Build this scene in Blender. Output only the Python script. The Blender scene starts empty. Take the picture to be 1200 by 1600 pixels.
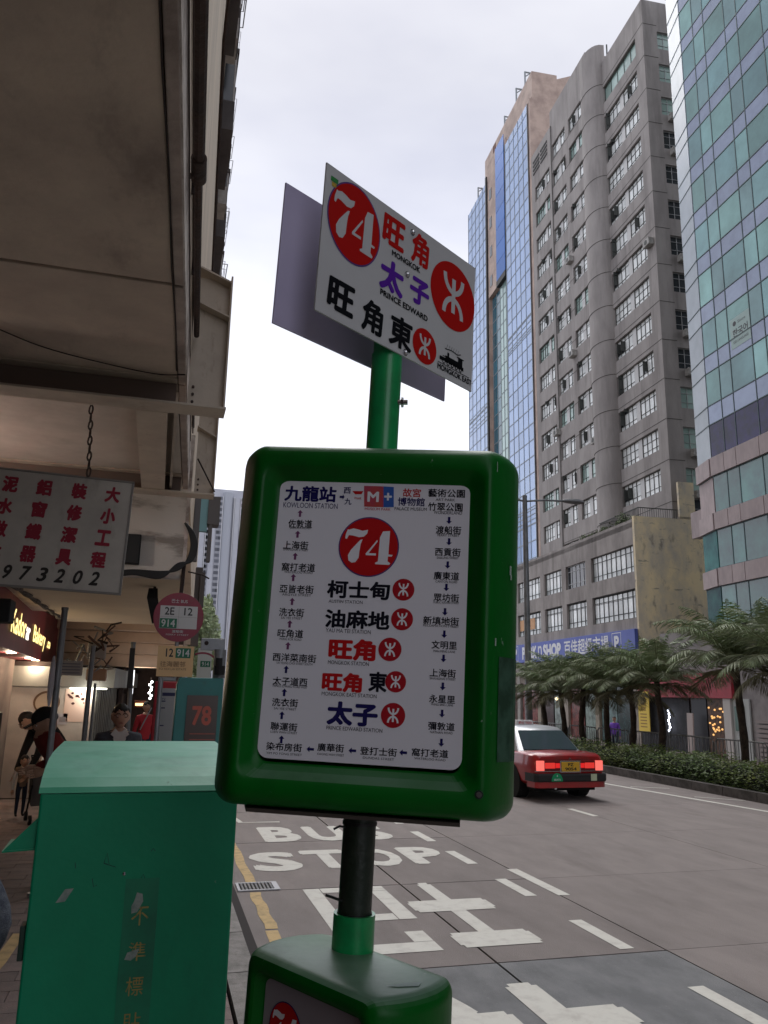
import bpy, math, random
from mathutils import Vector, Matrix
random.seed(7)
SC = bpy.context.scene
COL = SC.collection
R = math.radians

# ------------------------------------------------------------------ camera, sky, sun, exposure
CAM_H = 2.15
cam = bpy.data.cameras.new("camera")
cam.sensor_fit = 'VERTICAL'
cam.sensor_height = 32.0
cam.lens = 1243.0 / 1600.0 * 32.0
cam.clip_start = 0.05
cam.clip_end = 3000
cam.dof.use_dof = False
cam_ob = bpy.data.objects.new("camera", cam)
COL.objects.link(cam_ob)
cam_ob.matrix_world = Matrix(((0.96304, -0.07743, -0.25799, 0), (-0.26866, -0.20705, -0.94071, 0),
                              (0.01942, 0.97526, -0.22020, CAM_H), (0, 0, 0, 1)))
SC.camera = cam_ob

SUN_EL, SUN_ROT = R(60), R(8)
world = bpy.data.worlds.new("World")
SC.world = world
world.use_nodes = True
nt = world.node_tree
for n_ in list(nt.nodes): nt.nodes.remove(n_)
def wn(t, **k):
    n = nt.nodes.new(t)
    for a, b in k.items(): setattr(n, a, b)
    return n
wout = wn('ShaderNodeOutputWorld'); wbg = wn('ShaderNodeBackground')
sky = wn('ShaderNodeTexSky'); sky.sky_type = 'NISHITA'; sky.sun_disc = False
sky.sun_elevation = SUN_EL; sky.sun_rotation = SUN_ROT; sky.air_density = 1.0; sky.dust_density = 2.0
tc = wn('ShaderNodeTexCoord'); mp = wn('ShaderNodeMapping'); mp.inputs['Scale'].default_value = (1.0, 1.0, 2.6)
no = wn('ShaderNodeTexNoise'); no.inputs['Scale'].default_value = 1.7; no.inputs['Detail'].default_value = 5; no.inputs['Roughness'].default_value = .5
cr = wn('ShaderNodeValToRGB')
cr.color_ramp.elements[0].position = .30; cr.color_ramp.elements[0].color = (5.3, 5.5, 6.6, 1)
cr.color_ramp.elements[1].position = .66; cr.color_ramp.elements[1].color = (8.3, 8.35, 8.9, 1)
mx = wn('ShaderNodeMixRGB'); mx.inputs[0].default_value = .93
nt.links.new(tc.outputs['Generated'], mp.inputs['Vector']); nt.links.new(mp.outputs[0], no.inputs['Vector'])
nt.links.new(no.outputs['Fac'], cr.inputs[0]); nt.links.new(sky.outputs[0], mx.inputs[1]); nt.links.new(cr.outputs[0], mx.inputs[2])
sz = wn('ShaderNodeSeparateXYZ'); nt.links.new(tc.outputs['Generated'], sz.inputs[0])
hz = wn('ShaderNodeMapRange'); hz.inputs[1].default_value = .10; hz.inputs[2].default_value = .66; hz.inputs[3].default_value = 1.42; hz.inputs[4].default_value = .80
nt.links.new(sz.outputs['Z'], hz.inputs[0]); sc_w = wn('ShaderNodeVectorMath', operation='SCALE')
nt.links.new(mx.outputs[0], sc_w.inputs[0]); nt.links.new(hz.outputs[0], sc_w.inputs['Scale']); nt.links.new(sc_w.outputs[0], wbg.inputs[0]); wbg.inputs[1].default_value = .085
nt.links.new(wbg.outputs[0], wout.inputs[0])

sun = bpy.data.lights.new("sun", 'SUN'); sun.energy = 1.5; sun.angle = R(50); sun.color = (1, .97, .93)
sun_ob = bpy.data.objects.new("sun", sun); COL.objects.link(sun_ob)
sun_ob.rotation_euler = (R(90) - SUN_EL, 0, R(180) - SUN_ROT)
SC.view_settings.view_transform = 'Standard'; SC.view_settings.look = 'None'
SC.view_settings.exposure = 0.74; SC.view_settings.gamma = 1; SC.view_settings.use_curve_mapping = False
SC.cycles.max_bounces = 6

def lamp_light(loc, watts, col, r=.05):
    l = bpy.data.lights.new('lamp_light', 'POINT'); l.energy = watts; l.color = col; l.shadow_soft_size = r
    o = bpy.data.objects.new('lamp_light', l); COL.objects.link(o); o.location = loc; return o
# ------------------------------------------------------------------ materials
MATS = {}
def M(name, col, rough=.7, col2=None, nscale=3., nstretch=(1, 1, 1), npos=(.4, .62), bump=0., bscale=30., metal=0., island=0.,
      emit=None, estr=0., coat=0., spec=.5, objrand=0., sat=None):
    if name in MATS: return MATS[name]
    m = bpy.data.materials.new(name); m.use_nodes = True
    t = m.node_tree; b = t.nodes['Principled BSDF']; L = t.links.new
    c = (*col, 1) if len(col) == 3 else col
    b.inputs['Base Color'].default_value = c; b.inputs['Roughness'].default_value = rough; b.inputs['Metallic'].default_value = metal
    b.inputs['Specular IOR Level'].default_value = spec; b.inputs['Coat Weight'].default_value = coat
    tc = t.nodes.new('ShaderNodeTexCoord'); mp = t.nodes.new('ShaderNodeMapping'); mp.inputs['Scale'].default_value = nstretch
    L(tc.outputs['Object'], mp.inputs['Vector'])
    out = None
    if col2 is not None:
        n = t.nodes.new('ShaderNodeTexNoise'); n.inputs['Scale'].default_value = nscale; n.inputs['Detail'].default_value = 6; n.inputs['Roughness'].default_value = .62
        L(mp.outputs[0], n.inputs['Vector'])
        r = t.nodes.new('ShaderNodeMapRange'); r.inputs[1].default_value = npos[0]; r.inputs[2].default_value = npos[1]
        L(n.outputs['Fac'], r.inputs[0])
        mix = t.nodes.new('ShaderNodeMixRGB'); mix.inputs[1].default_value = c; mix.inputs[2].default_value = (*col2, 1)
        L(r.outputs[0], mix.inputs[0]); out = mix.outputs[0]
    if island or objrand:
        if island:
            g = t.nodes.new('ShaderNodeNewGeometry'); src = g.outputs['Random Per Island']; amt = island
        else:
            g = t.nodes.new('ShaderNodeObjectInfo'); src = g.outputs['Random']; amt = objrand
        r2 = t.nodes.new('ShaderNodeMapRange'); r2.inputs[3].default_value = 1 - amt; r2.inputs[4].default_value = 1 + amt
        L(src, r2.inputs[0])
        mul = t.nodes.new('ShaderNodeVectorMath'); mul.operation = 'SCALE'
        if out: L(out, mul.inputs[0])
        else: mul.inputs[0].default_value = c[:3]
        L(r2.outputs[0], mul.inputs['Scale']); out = mul.outputs[0]
    if out: L(out, b.inputs['Base Color'])
    if bump:
        n2 = t.nodes.new('ShaderNodeTexNoise'); n2.inputs['Scale'].default_value = bscale; n2.inputs['Detail'].default_value = 4
        L(tc.outputs['Object'], n2.inputs['Vector'])
        bp = t.nodes.new('ShaderNodeBump'); bp.inputs['Strength'].default_value = bump; bp.inputs['Distance'].default_value = .02
        L(n2.outputs['Fac'], bp.inputs['Height']); L(bp.outputs[0], b.inputs['Normal'])
    if emit is not None:
        b.inputs['Emission Color'].default_value = (*emit, 1); b.inputs['Emission Strength'].default_value = estr
    MATS[name] = m
    return m

def grime(m, col, scale, lo, hi, amt=1., stretch=(1, 1, 1), detail=8, seed=0., rough=None):
    t = m.node_tree; L = t.links.new; b = t.nodes['Principled BSDF']
    src = b.inputs['Base Color'].links[0].from_socket if b.inputs['Base Color'].links else None
    tc = t.nodes.new('ShaderNodeTexCoord'); mp = t.nodes.new('ShaderNodeMapping'); mp.inputs['Scale'].default_value = stretch; mp.inputs['Location'].default_value = (seed, seed * .7, seed * .3)
    n = t.nodes.new('ShaderNodeTexNoise'); n.inputs['Scale'].default_value = scale; n.inputs['Detail'].default_value = detail; n.inputs['Roughness'].default_value = .65
    L(tc.outputs['Object'], mp.inputs[0]); L(mp.outputs[0], n.inputs['Vector'])
    r = t.nodes.new('ShaderNodeMapRange'); r.inputs[1].default_value = lo; r.inputs[2].default_value = hi; r.inputs[4].default_value = amt; L(n.outputs['Fac'], r.inputs[0])
    mx_ = t.nodes.new('ShaderNodeMixRGB'); mx_.inputs[2].default_value = (*col, 1); L(r.outputs[0], mx_.inputs[0])
    if src: L(src, mx_.inputs[1])
    else: mx_.inputs[1].default_value = b.inputs['Base Color'].default_value
    L(mx_.outputs[0], b.inputs['Base Color'])
    return m
# ------------------------------------------------------------------ mesh building
def spl(pts, n=6):
    pts = [Vector(p) for p in pts]; o = []
    for i in range(len(pts) - 1):
        p0, p1, p2, p3 = pts[max(i - 1, 0)], pts[i], pts[i + 1], pts[min(i + 2, len(pts) - 1)]
        for k in range(n):
            t = k / n; o.append(.5 * ((2 * p1) + (p2 - p0) * t + (2 * p0 - 5 * p1 + 4 * p2 - p3) * t * t + (3 * p1 - p0 - 3 * p2 + p3) * t ** 3))
    return o + [pts[-1]]
class MB:
    def __init__(self): self.v = []; self.f = []; self.mi = []; self.mats = []
    def slot(self, m):
        if m is None: return 0
        if m not in self.mats: self.mats.append(m)
        return self.mats.index(m)
    def add(self, vs, fs, m=None):
        o = len(self.v); self.v += [tuple(p) for p in vs]; s = self.slot(m)
        for f in fs: self.f.append(tuple(o + i for i in f)); self.mi.append(s)
        return self
    def box(self, x0, x1, y0, y1, z0, z1, m=None, M4=None):
        vs = [Vector(p) for p in ((x0, y0, z0), (x1, y0, z0), (x1, y1, z0), (x0, y1, z0), (x0, y0, z1), (x1, y0, z1), (x1, y1, z1), (x0, y1, z1))]
        if M4: vs = [M4 @ p for p in vs]
        return self.add(vs, [(0, 3, 2, 1), (4, 5, 6, 7), (0, 1, 5, 4), (1, 2, 6, 5), (2, 3, 7, 6), (3, 0, 4, 7)], m)
    def quad(self, a, b, c, d, m=None): return self.add([a, b, c, d], [(0, 1, 2, 3)], m)
    def cyl(self, p, q, r, r2=None, n=16, m=None, caps=True):
        p, q = Vector(p), Vector(q); r2 = r if r2 is None else r2
        d = (q - p).normalized(); a = d.orthogonal().normalized(); b = d.cross(a)
        vs = []
        for c, rr in ((p, r), (q, r2)):
            for i in range(n):
                t = 2 * math.pi * i / n; vs.append(c + a * (math.cos(t) * rr) + b * (math.sin(t) * rr))
        fs = [(i, (i + 1) % n, n + (i + 1) % n, n + i) for i in range(n)]
        if caps: fs += [tuple(range(n - 1, -1, -1)), tuple(range(n, 2 * n))]
        return self.add(vs, fs, m)
    def tube(self, pts, r, n=6, m=None):
        pts = [Vector(p) for p in pts]; k = len(pts); vs = []
        for i, p in enumerate(pts):
            d = (pts[min(i + 1, k - 1)] - pts[max(i - 1, 0)]).normalized()
            a = d.cross(Vector((0.13, .21, 1))).normalized(); b = d.cross(a)
            rr = r[i] if isinstance(r, (list, tuple)) else r
            for j in range(n):
                t = 2 * math.pi * j / n; vs.append(p + a * (math.cos(t) * rr) + b * (math.sin(t) * rr))
        fs = [(i * n + j, i * n + (j + 1) % n, (i + 1) * n + (j + 1) % n, (i + 1) * n + j) for i in range(k - 1) for j in range(n)]
        fs += [tuple(range(n - 1, -1, -1)), tuple(range((k - 1) * n, k * n))]
        return self.add(vs, fs, m)
    def loft(self, rings, m=None, cap0=True, cap1=True, closed=True):
        n = len(rings[0]); vs = [p for r in rings for p in r]; fs = []
        for i in range(len(rings) - 1):
            for j in range(n if closed else n - 1):
                fs.append((i * n + j, i * n + (j + 1) % n, (i + 1) * n + (j + 1) % n, (i + 1) * n + j))
        if cap0: fs.append(tuple(range(n - 1, -1, -1)))
        if cap1: fs.append(tuple(range((len(rings) - 1) * n, len(rings) * n)))
        return self.add(vs, fs, m)
    def ell(self, c, r, nu=14, nv=9, m=None, fn=None):
        c = Vector(c); vs = []; fs = []
        for i in range(nv + 1):
            th = math.pi * i / nv
            for j in range(nu):
                ph = 2 * math.pi * j / nu
                d = Vector((math.sin(th) * math.cos(ph), math.sin(th) * math.sin(ph), math.cos(th)))
                p = Vector((d.x * r[0], d.y * r[1], d.z * r[2]))
                if fn: p = fn(d, p)
                vs.append(c + p)
        for i in range(nv):
            for j in range(nu):
                fs.append((i * nu + j, (i + 1) * nu + j, (i + 1) * nu + (j + 1) % nu, i * nu + (j + 1) % nu))
        return self.add(vs, fs, m)
    def prism(self, pts, h0, h1, axis='z', m=None, M4=None):   # outline extruded
        def P(a, b, h):
            v = Vector((a, b, h)) if axis == 'z' else (Vector((a, h, b)) if axis == 'y' else Vector((h, a, b)))
            return M4 @ v if M4 else v
        n = len(pts)
        vs = [P(a, b, h0) for a, b in pts] + [P(a, b, h1) for a, b in pts]
        fs = [(i, (i + 1) % n, n + (i + 1) % n, n + i) for i in range(n)] + [tuple(range(n - 1, -1, -1)), tuple(range(n, 2 * n))]
        return self.add(vs, fs, m)
    def mesh(self, name, mat=None, smooth=False):
        me = bpy.data.meshes.new(name)
        me.from_pydata(self.v, [], self.f)
        mats = self.mats if self.mats else [mat]
        for q in mats: me.materials.append(q if q else mat)
        if self.mats: me.polygons.foreach_set('material_index', self.mi)
        if smooth: me.polygons.foreach_set('use_smooth', [True] * len(me.polygons))
        me.update()
        return me
    def build(self, name, mat=None, parent=None, smooth=False, bevel=0, fix=True, auto=None):
        me = self.mesh(name, mat, smooth)
        if fix and len(me.polygons) < 60000:
            import bmesh
            bm = bmesh.new(); bm.from_mesh(me); bmesh.ops.recalc_face_normals(bm, faces=bm.faces); bm.to_mesh(me); bm.free()
        if smooth and auto: 
            try: me.set_sharp_from_angle(angle=R(auto))
            except Exception: pass
        o = link(name, me, parent)
        if bevel:
            bv = o.modifiers.new('bevel', 'BEVEL'); bv.width = bevel; bv.segments = 2; bv.limit_method = 'ANGLE'; bv.angle_limit = R(40)
        return o

def link(name, me, parent=None):
    o = bpy.data.objects.new(name, me); COL.objects.link(o)
    if parent: o.parent = parent
    return o
def tag(o, label=None, cat=None, group=None, kind=None):
    if label: o['label'] = label
    if cat: o['category'] = cat
    if group: o['group'] = group
    if kind: o['kind'] = kind
    return o
def thing(name, label, cat, loc=(0, 0, 0), rz=0, group=None):
    o = bpy.data.objects.new(name, None); COL.objects.link(o); o.location = loc; o.rotation_euler = (0, 0, rz)
    o.empty_display_size = .2
    return tag(o, label, cat, group)
def copy_tree(o, parent=None):
    c = o.copy(); COL.objects.link(c)
    if parent: c.parent = parent
    for ch in list(o.children): copy_tree(ch, c)
    return c

# ------------------------------------------------------------------ flat print: lettering and marks
TXT = {}
def text_geo(s, bold):
    k = (s, bold)
    if k in TXT: return TXT[k]
    c = bpy.data.curves.new('glyphs', 'FONT'); c.body = s; c.size = 1; c.offset = bold; c.fill_mode = 'FRONT'; c.resolution_u = 3
    o = bpy.data.objects.new('glyphs', c); me = o.to_mesh()
    vs = [(v.co.x, v.co.y) for v in me.vertices]; fs = [tuple(p.vertices) for p in me.polygons]
    o.to_mesh_clear(); bpy.data.objects.remove(o); bpy.data.curves.remove(c)
    if vs:
        x0 = min(v[0] for v in vs); x1 = max(v[0] for v in vs); y0 = min(v[1] for v in vs); y1 = max(v[1] for v in vs)
    else: x0 = y0 = 0; x1 = y1 = 1
    TXT[k] = (vs, fs, x0, y0, x1, y1)
    return TXT[k]
class Print:
    """flat marks laid on a plane: local x right, y up, z out of the sheet"""
    def __init__(self, frame, step=.0006): self.F = frame; self.mb = MB(); self.st = step
    def put(self, pts, fs, mat, lv): self.mb.add([self.F @ Vector((x, y, self.st * lv)) for x, y in pts], fs, mat)
    def text(self, s, cx, cy, w, h, mat, bold=.0, lv=1, shear=0.):
        vs, fs, x0, y0, x1, y1 = text_geo(s, 0)
        k_ = 4 if bold < .03 else 8
        offs = [(0, 0)] + ([(bold * math.cos(6.2832 * i / k_ + .4), bold * math.sin(6.2832 * i / k_ + .4)) for i in range(k_)] if bold else [])
        if bold > .04: offs += [(a * .5, b * .5) for a, b in offs[1::2]]
        x0 -= bold; x1 += bold; y0 -= bold; y1 += bold
        sx = w / max(x1 - x0, 1e-6); sy = h / max(y1 - y0, 1e-6)
        for n_i, (ox, oy) in enumerate(offs):      # heavier strokes: the glyph laid down again a hair to each side
            self.put([(cx - w / 2 + (x + ox - x0) * sx + shear * ((y - y0) * sy - h / 2), cy - h / 2 + (y + oy - y0) * sy) for x, y in vs], fs, mat, lv + n_i * .035)
    def poly(self, pts, mat, lv=1): self.put(pts, [tuple(range(len(pts)))], mat, lv)
    def rect(self, x0, y0, x1, y1, mat, lv=1): self.poly([(x0, y0), (x1, y0), (x1, y1), (x0, y1)], mat, lv)
    def disc(self, cx, cy, r, mat, lv=1, n=48, ry=None):
        ry = ry or r
        self.poly([(cx + r * math.cos(2 * math.pi * i / n), cy + ry * math.sin(2 * math.pi * i / n)) for i in range(n)], mat, lv)
    def stroke(self, pts, w, mat, lv=1):
        L_ = []; Rr = []
        for i, p in enumerate(pts):
            a = pts[max(i - 1, 0)]; b = pts[min(i + 1, len(pts) - 1)]
            dx, dy = b[0] - a[0], b[1] - a[1]; l = math.hypot(dx, dy) or 1; nx, ny = -dy / l * w / 2, dx / l * w / 2
            L_.append((p[0] + nx, p[1] + ny)); Rr.append((p[0] - nx, p[1] - ny))
        n = len(pts)
        self.put(L_ + Rr, [(i, i + 1, n + i + 1, n + i) for i in range(n - 1)], mat, lv)
    def build(self, name, parent): return self.mb.build(name, None, parent, fix=False)
def frame(origin, right, up):
    r = Vector(right).normalized(); u = Vector(up); u = (u - r * u.dot(r)).normalized(); n = r.cross(u)
    return Matrix(((r.x, u.x, n.x, origin[0]), (r.y, u.y, n.y, origin[1]), (r.z, u.z, n.z, origin[2]), (0, 0, 0, 1)))

S7 = [[(608,452),(622,455),(660,442),(700,448),(750,462),(802,450),(795,488),(765,518),(720,525),(660,510),(622,508),(605,545),(588,540),(592,500)],
      [(755,545),(740,590),(733,650),(728,720),(700,765),(665,772),(632,750),(625,700),(650,650),(700,590),(735,550)],
      [(945,462),(1012,455),(1008,680),(1048,685),(1040,700),(1005,700),(1003,745),(1030,765),(1020,780),(890,778),(885,765),(912,750),(920,520)],
      [(895,545),(900,560),(820,675),(890,675),(890,695),(795,695),(792,680)]]
def route_disc(P, cx, cy, r, ring, red, white, lv=1, ry=None):
    ry = ry or r
    P.disc(cx, cy, r, ring, lv, ry=ry); P.disc(cx, cy, r * .96, red, lv + 1, ry=ry * .96)
    for g in S7: P.poly([(cx + (x - 817) / 288 * r, cy - (y - 613) / 288 * ry) for x, y in g], white, lv + 2)
def metro_disc(P, cx, cy, r, red, white, lv=1):
    P.disc(cx, cy, r, red, lv)
    A = lambda c, t: (cx + r * .40 * math.cos(t), cy + r * (c + .5 * math.sin(t)))
    P.stroke([A(.60, math.pi + math.pi * i / 14) for i in range(15)], r * .15, white, lv + 1)
    P.stroke([A(-.60, math.pi * i / 14) for i in range(15)], r * .15, white, lv + 1)
    P.stroke([(cx, cy + r * .52), (cx, cy - r * .52)], r * .16, white, lv + 2)

# ================================================================== THE SETTING
concrete_road = M('road concrete', (.282, .248, .24), .85, (.222, .196, .19), 2.6, (1, .35, 1), npos=(.36, .70), bump=.5, bscale=110, objrand=.07)
grey_road = M('road patch', (.225, .23, .24), .85, (.16, .165, .175), 2.6, (1, .5, 1), bump=.5, bscale=110, objrand=.04)
joint_m = M('joint filler', (.035, .03, .03), .95)
white_paint = M('road paint', (.68, .67, .62), .7, (.54, .52, .48), 7, npos=(.48, .74), bump=.1, bscale=90)
yellow_paint = M('kerb paint', (.58, .41, .19), .75, (.36, .26, .13), 9, npos=(.45, .7), bump=.15, bscale=60)
granite = M('kerb granite', (.30, .28, .27), .85, (.2, .19, .18), 6, bump=.3, bscale=80, objrand=.12)
paver_m = M('pavers', (.24, .185, .17), .85, (.17, .14, .135), 3, bump=.3, bscale=70, objrand=.13)
soil = M('soil', (.05, .04, .03), .95)
asph = M('asphalt', (.07, .068, .066), .9, (.05, .05, .05), 3, bump=.2, bscale=50)

grime(concrete_road, (.13, .11, .105), 1.1, .56, .80, .7, (1, .25, 1), seed=3); grime(concrete_road, (.33, .30, .285), 34, .62, .72, .6, seed=9); grime(concrete_road, (.055, .05, .048), 5.5, .70, .76, .7, seed=5)
grime(grey_road, (.11, .11, .12), 1.6, .56, .8, .6, (1, .3, 1), seed=3); grime(grey_road, (.34, .34, .34), 38, .62, .72, .55, seed=9); grime(white_paint, (.26, .23, .22), 30, .66, .72, .7, seed=2)
grime(granite, (.12, .11, .1), 14, .55, .7, .6, seed=2); grime(paver_m, (.09, .075, .07), 4, .55, .75, .7, seed=4)
g = MB().box(-900, 900, -900, 900, -1.0, -.9).build('ground', asph); tag(g, kind='structure')
rd = MB().box(.96, 12.55, -6, 140, -.25, -.02).build('road', joint_m); tag(rd, kind='structure')
ys = [-3.6, -.9, 1.2, 3.9, 6.65, 9.4, 12.2, 15.1, 18.1, 21.3, 24.6, 28, 32, 37, 43]
xs = [.97, 2.86, 4.46, 7.93, 11.25, 12.54]
for i in range(len(xs) - 1):
    for j in range(len(ys) - 1):
        w = .011 if i < 2 else .005; wj = .011 if i < 2 else (.006, .0025)[j % 2]
        patch = i < 2 and ys[j + 1] <= 6.66
        dx = .0
        MB().box(xs[i] + w + dx, xs[i + 1] - w, ys[j] + wj, ys[j + 1] - wj, -.019, 0).build('slab', grey_road if patch else concrete_road, rd)
MB().box(.97, 12.54, 43.01, 140, -.019, 0).build('far_carriageway', concrete_road, rd)

P = Print(Matrix.Identity(4), .004)
FR = Matrix.Identity(4)
P = Print(FR, .004)
def wob_quad(Pr, pts, mat, lv=1): Pr.poly(pts, mat, lv)
for s, x0, x1, y0, y1, b in (('B', 1.68, 2.26, 12.2, 13.5, .05), ('U', 2.38, 2.98, 12.17, 13.45, .05), ('S', 3.1, 3.66, 12.15, 13.4, .05),
                             ('S', 1.32, 1.95, 10.3, 11.48, .05), ('T', 2.02, 2.62, 10.35, 11.52, .05), ('O', 2.7, 3.3, 10.36, 11.5, .05), ('P', 3.38, 3.94, 10.4, 11.52, .05),
                             ('士', 2.68, 3.56, 7.05, 9.42, .055), ('站', 1.75, 3.36, 3.6, 6.18, .045)):
    P.text(s, (x0 + x1) / 2, (y0 + y1) / 2, x1 - x0, y1 - y0, white_paint, b, 1)
for x0, x1, y0, y1 in ((1.72, 1.90, 7.31, 9.36), (1.91, 2.62, 9.16, 9.36), (2.44, 2.62, 8.02, 9.15), (1.91, 2.43, 8.02, 8.24), (2.10, 2.24, 8.25, 9.15), (1.72, 2.54, 7.04, 7.30), (2.36, 2.54, 7.31, 7.62)): P.rect(x0, y0, x1, y1, white_paint)
P.build('bus_stop_lettering', rd)
def mark(name, pts, mat): 
    q = Print(FR, .004); q.poly(pts, mat, 1); return q.build(name, rd)
for y0, y1 in ((5.08, 5.82), (6.75, 7.66), (8.62, 9.44), (10.3, 11.15), (11.9, 12.75), (13.5, 14.35), (15.2, 16.1), (17, 17.9), (18.8, 19.7), (3.3, 4.1), (1.5, 2.4)):
    x = 4.13 + .006 * (7 - y0); mark('lane_dash', [(x - .07, y0), (x + .07, y0), (x + .06, y1), (x - .08, y1)], white_paint)
mark('lane_dash', [(4.43, 8.58), (4.57, 8.58), (4.55, 9.92), (4.41, 9.92)], white_paint)
for y0 in (13.8, 20.6, 27.4, 34): mark('lane_dash', [(7.86, y0), (7.98, y0), (7.96, y0 + .95), (7.84, y0 + .95)], white_paint)
ml = [(12.3, 9), (12.08, 11), (11.72, 13.86), (11.4, 16.1), (11.06, 18.62), (10.85, 21), (10.6, 25), (10.4, 30), (10.3, 40)]
q = Print(FR, .004); q.stroke([(a, b) for a, b in ml], .13, white_paint); q.build('median_edge_line', rd)
for a, b, c, d in ((11.33, 18.05, 12.11, 17.6), (11.69, 16.08, 12.44, 15.36), (11.98, 13.4, 12.5, 12.9)):
    q = Print(FR, .005); q.stroke([(a, b), (c, d)], .07, white_paint); q.build('hatch_line', rd)
q = Print(FR, .004)
for y0, y1, o in ((-3, 7.9, 0), (7.95, 9.33, .02), (9.75, 12.7, .03), (12.72, 17, .0)):
    q.stroke([(1.17 + o + .012 * math.sin(k * 1.7), y0 + (y1 - y0) * k / 8) for k in range(9)], .115, yellow_paint)
q.build('kerbside_yellow_line', rd)
q = Print(FR, .005); q.stroke([(1.3, 15.6), (1.5, 14.0), (2.14, 13.98)], .09, white_paint); q.build('stop_box_line', rd)
# near kerb and pavement
pv = MB().box(-9, .62, -6, 60, -.2, .10).build('pavement', M('pavement bed', (.09, .075, .07), .9)); tag(pv, kind='structure')
kb = MB().box(.64, .955, -6, 60, -.2, .095).build('kerb', joint_m); tag(kb, kind='structure')
km = MB().box(0, .22, .006, .99, 0, .034).mesh('kerb_stone', granite)
km2 = MB().box(0, .12, .006, .99, 0, .075).mesh('kerb_channel', granite)
import bmesh
for y in range(-2, 32):
    o = link('kerb_stone', km, kb); o.location = (.645 + random.uniform(-.003, .003), y + .45, .096)
pm = MB().box(0, .395, 0, .195, 0, .03).mesh('paver', paver_m)
# pavers only where the photograph shows them singly; the rest of the pavement is one finer sheet
n = 0
rows = [(.22, .62, 4.4, 8.4)]
for x0, x1, y0, y1 in rows:
    y = y0; k = 0
    while y < y1:
        o = link('paver', pm, pv); o.location = (x0 + .003, y + .003, .1 + random.uniform(-.002, .001)); y += .2; n += 1
y = 4.4; k = 0
while y < 13:
    x = -.2 - (.2 if k % 2 else 0)
    while x > -2.2 and n < 290:
        if -1.55 - .09 * (y - 4.4) < x < -.35 - .05 * (y - 4):
            o = link('paver', pm, pv); o.location = (x + .003, y + .003, .1 + random.uniform(-.002, .001)); n += 1
        x -= .4
    y += .2; k += 1
MB().box(-9, .62, -6, 60, .101, .112).build('paving_sheet', paver_m, pv)
q = Print(Matrix.Translation((0, 0, .1302)), .002)
q.stroke([(-1.06, 6.2), (-.97, 7.0), (-.94, 7.75)], .1, yellow_paint, 2); q.build('pavement_yellow_line', pv)

# gully grating in the channel
gl = thing('gully_grate', 'grey slotted drain grate in the road beside the yellow kerb line', 'drain grate', (1.02, 9.38, .004))
iron = M('iron', (.12, .12, .13), .6, (.2, .19, .18), 12, metal=.6)
m = MB(); m.box(0, .46, 0, .03, 0, .012); m.box(0, .46, .34, .37, 0, .012); m.box(0, .03, .03, .34, 0, .012); m.box(.40, .46, .03, .34, 0, .012)
m.build('grate_frame', M('pale iron', (.42, .42, .44), .5, metal=.3), gl)
for k in range(9): MB().box(.05 + k * .04, .072 + k * .04, .03, .34, 0, .01).build('bar', iron, gl)
MB().box(.03, .4, .03, .34, -.0015, .001).build('sump', M('black', (.01, .01, .01), .9), gl)

# median: kerb, planting bed
med = MB().box(12.68, 14.9, -2, 60, -.9, .10).build('median', soil); tag(med, kind='structure')
mk = MB().mesh('k', granite)
darkgran = M('median kerb', (.13, .12, .115), .9, (.07, .065, .06), 4, bump=.3, bscale=60, objrand=.15)
kms = MB().box(0, .16, .006, 1.09, -.12, .2).mesh('kerb_stone', darkgran)
for k in range(-1, 30):
    o = link('kerb_stone', kms, med); o.location = (12.52, 3 + k * 1.1, 0)
# far carriageway falls gently away to the shops
fr = MB(); fr.loft([[(14.9, y, -1.2), (21.3, y, -1.2), (21.3, y, -.72), (14.9, y, -.05)] for y in (-2, 140)]); fr = fr.build('far_road', asph); tag(fr, kind='structure')
fp = MB().box(21.3, 29.5, -2, 140, -1.2, -.6).build('far_pavement', paver_m); tag(fp, kind='structure')

# ------------------------------------------------------------------ facade helpers
ANG = -0.0681
ND = Vector((.9977, -.068, 0)); LD = Vector((.068, .9977, 0))
def on_street(x0, s, z=0, off=0): return Vector((x0, 0, 0)) + LD * s + ND * off + Vector((0, 0, z))
def wall_with_holes(mb, y0, y1, z0, z1, holes, depth, m=None, x=0.):
    ysx = sorted({y0, y1, *[h[0] for h in holes], *[h[1] for h in holes]}); zsx = sorted({z0, z1, *[h[2] for h in holes], *[h[3] for h in holes]})
    for i in range(len(ysx) - 1):
        cy = (ysx[i] + ysx[i + 1]) / 2; run = None
        for j in range(len(zsx) - 1):
            cz = (zsx[j] + zsx[j + 1]) / 2
            solid = not any(h[0] < cy < h[1] and h[2] < cz < h[3] for h in holes)
            if solid and run is None: run = zsx[j]
            if (not solid) and run is not None: mb.quad((x, ysx[i], run), (x, ysx[i + 1], run), (x, ysx[i + 1], zsx[j]), (x, ysx[i], zsx[j]), m); run = None
        if run is not None: mb.quad((x, ysx[i], run), (x, ysx[i + 1], run), (x, ysx[i + 1], z1), (x, ysx[i], z1), m)
    for a, b, c, d in holes:
        X = x + depth
        mb.quad((x, a, c), (X, a, c), (X, a, d), (x, a, d), m); mb.quad((x, b, c), (x, b, d), (X, b, d), (X, b, c), m)
        mb.quad((x, a, d), (X, a, d), (X, b, d), (x, b, d), m); mb.quad((x, a, c), (x, b, c), (X, b, c), (X, a, c), m)
frame_dark = M('window steel', (.06, .065, .06), .6)
frame_pale = M('window aluminium', (.45, .46, .47), .5)
pane_bright = M('curtain and sky glass', (.86, .88, .86), .2, (.62, .66, .65), 2.5, npos=(.3, .7), island=.26, spec=.7)  # near-white tone: curtains, and sky reflection put into the colour
pane_dark = M('dark glass', (.03, .035, .04), .1, island=.4, spec=.8)
pane_green = M('greenish glass', (.30, .42, .38), .15, island=.3, spec=.8)
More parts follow.
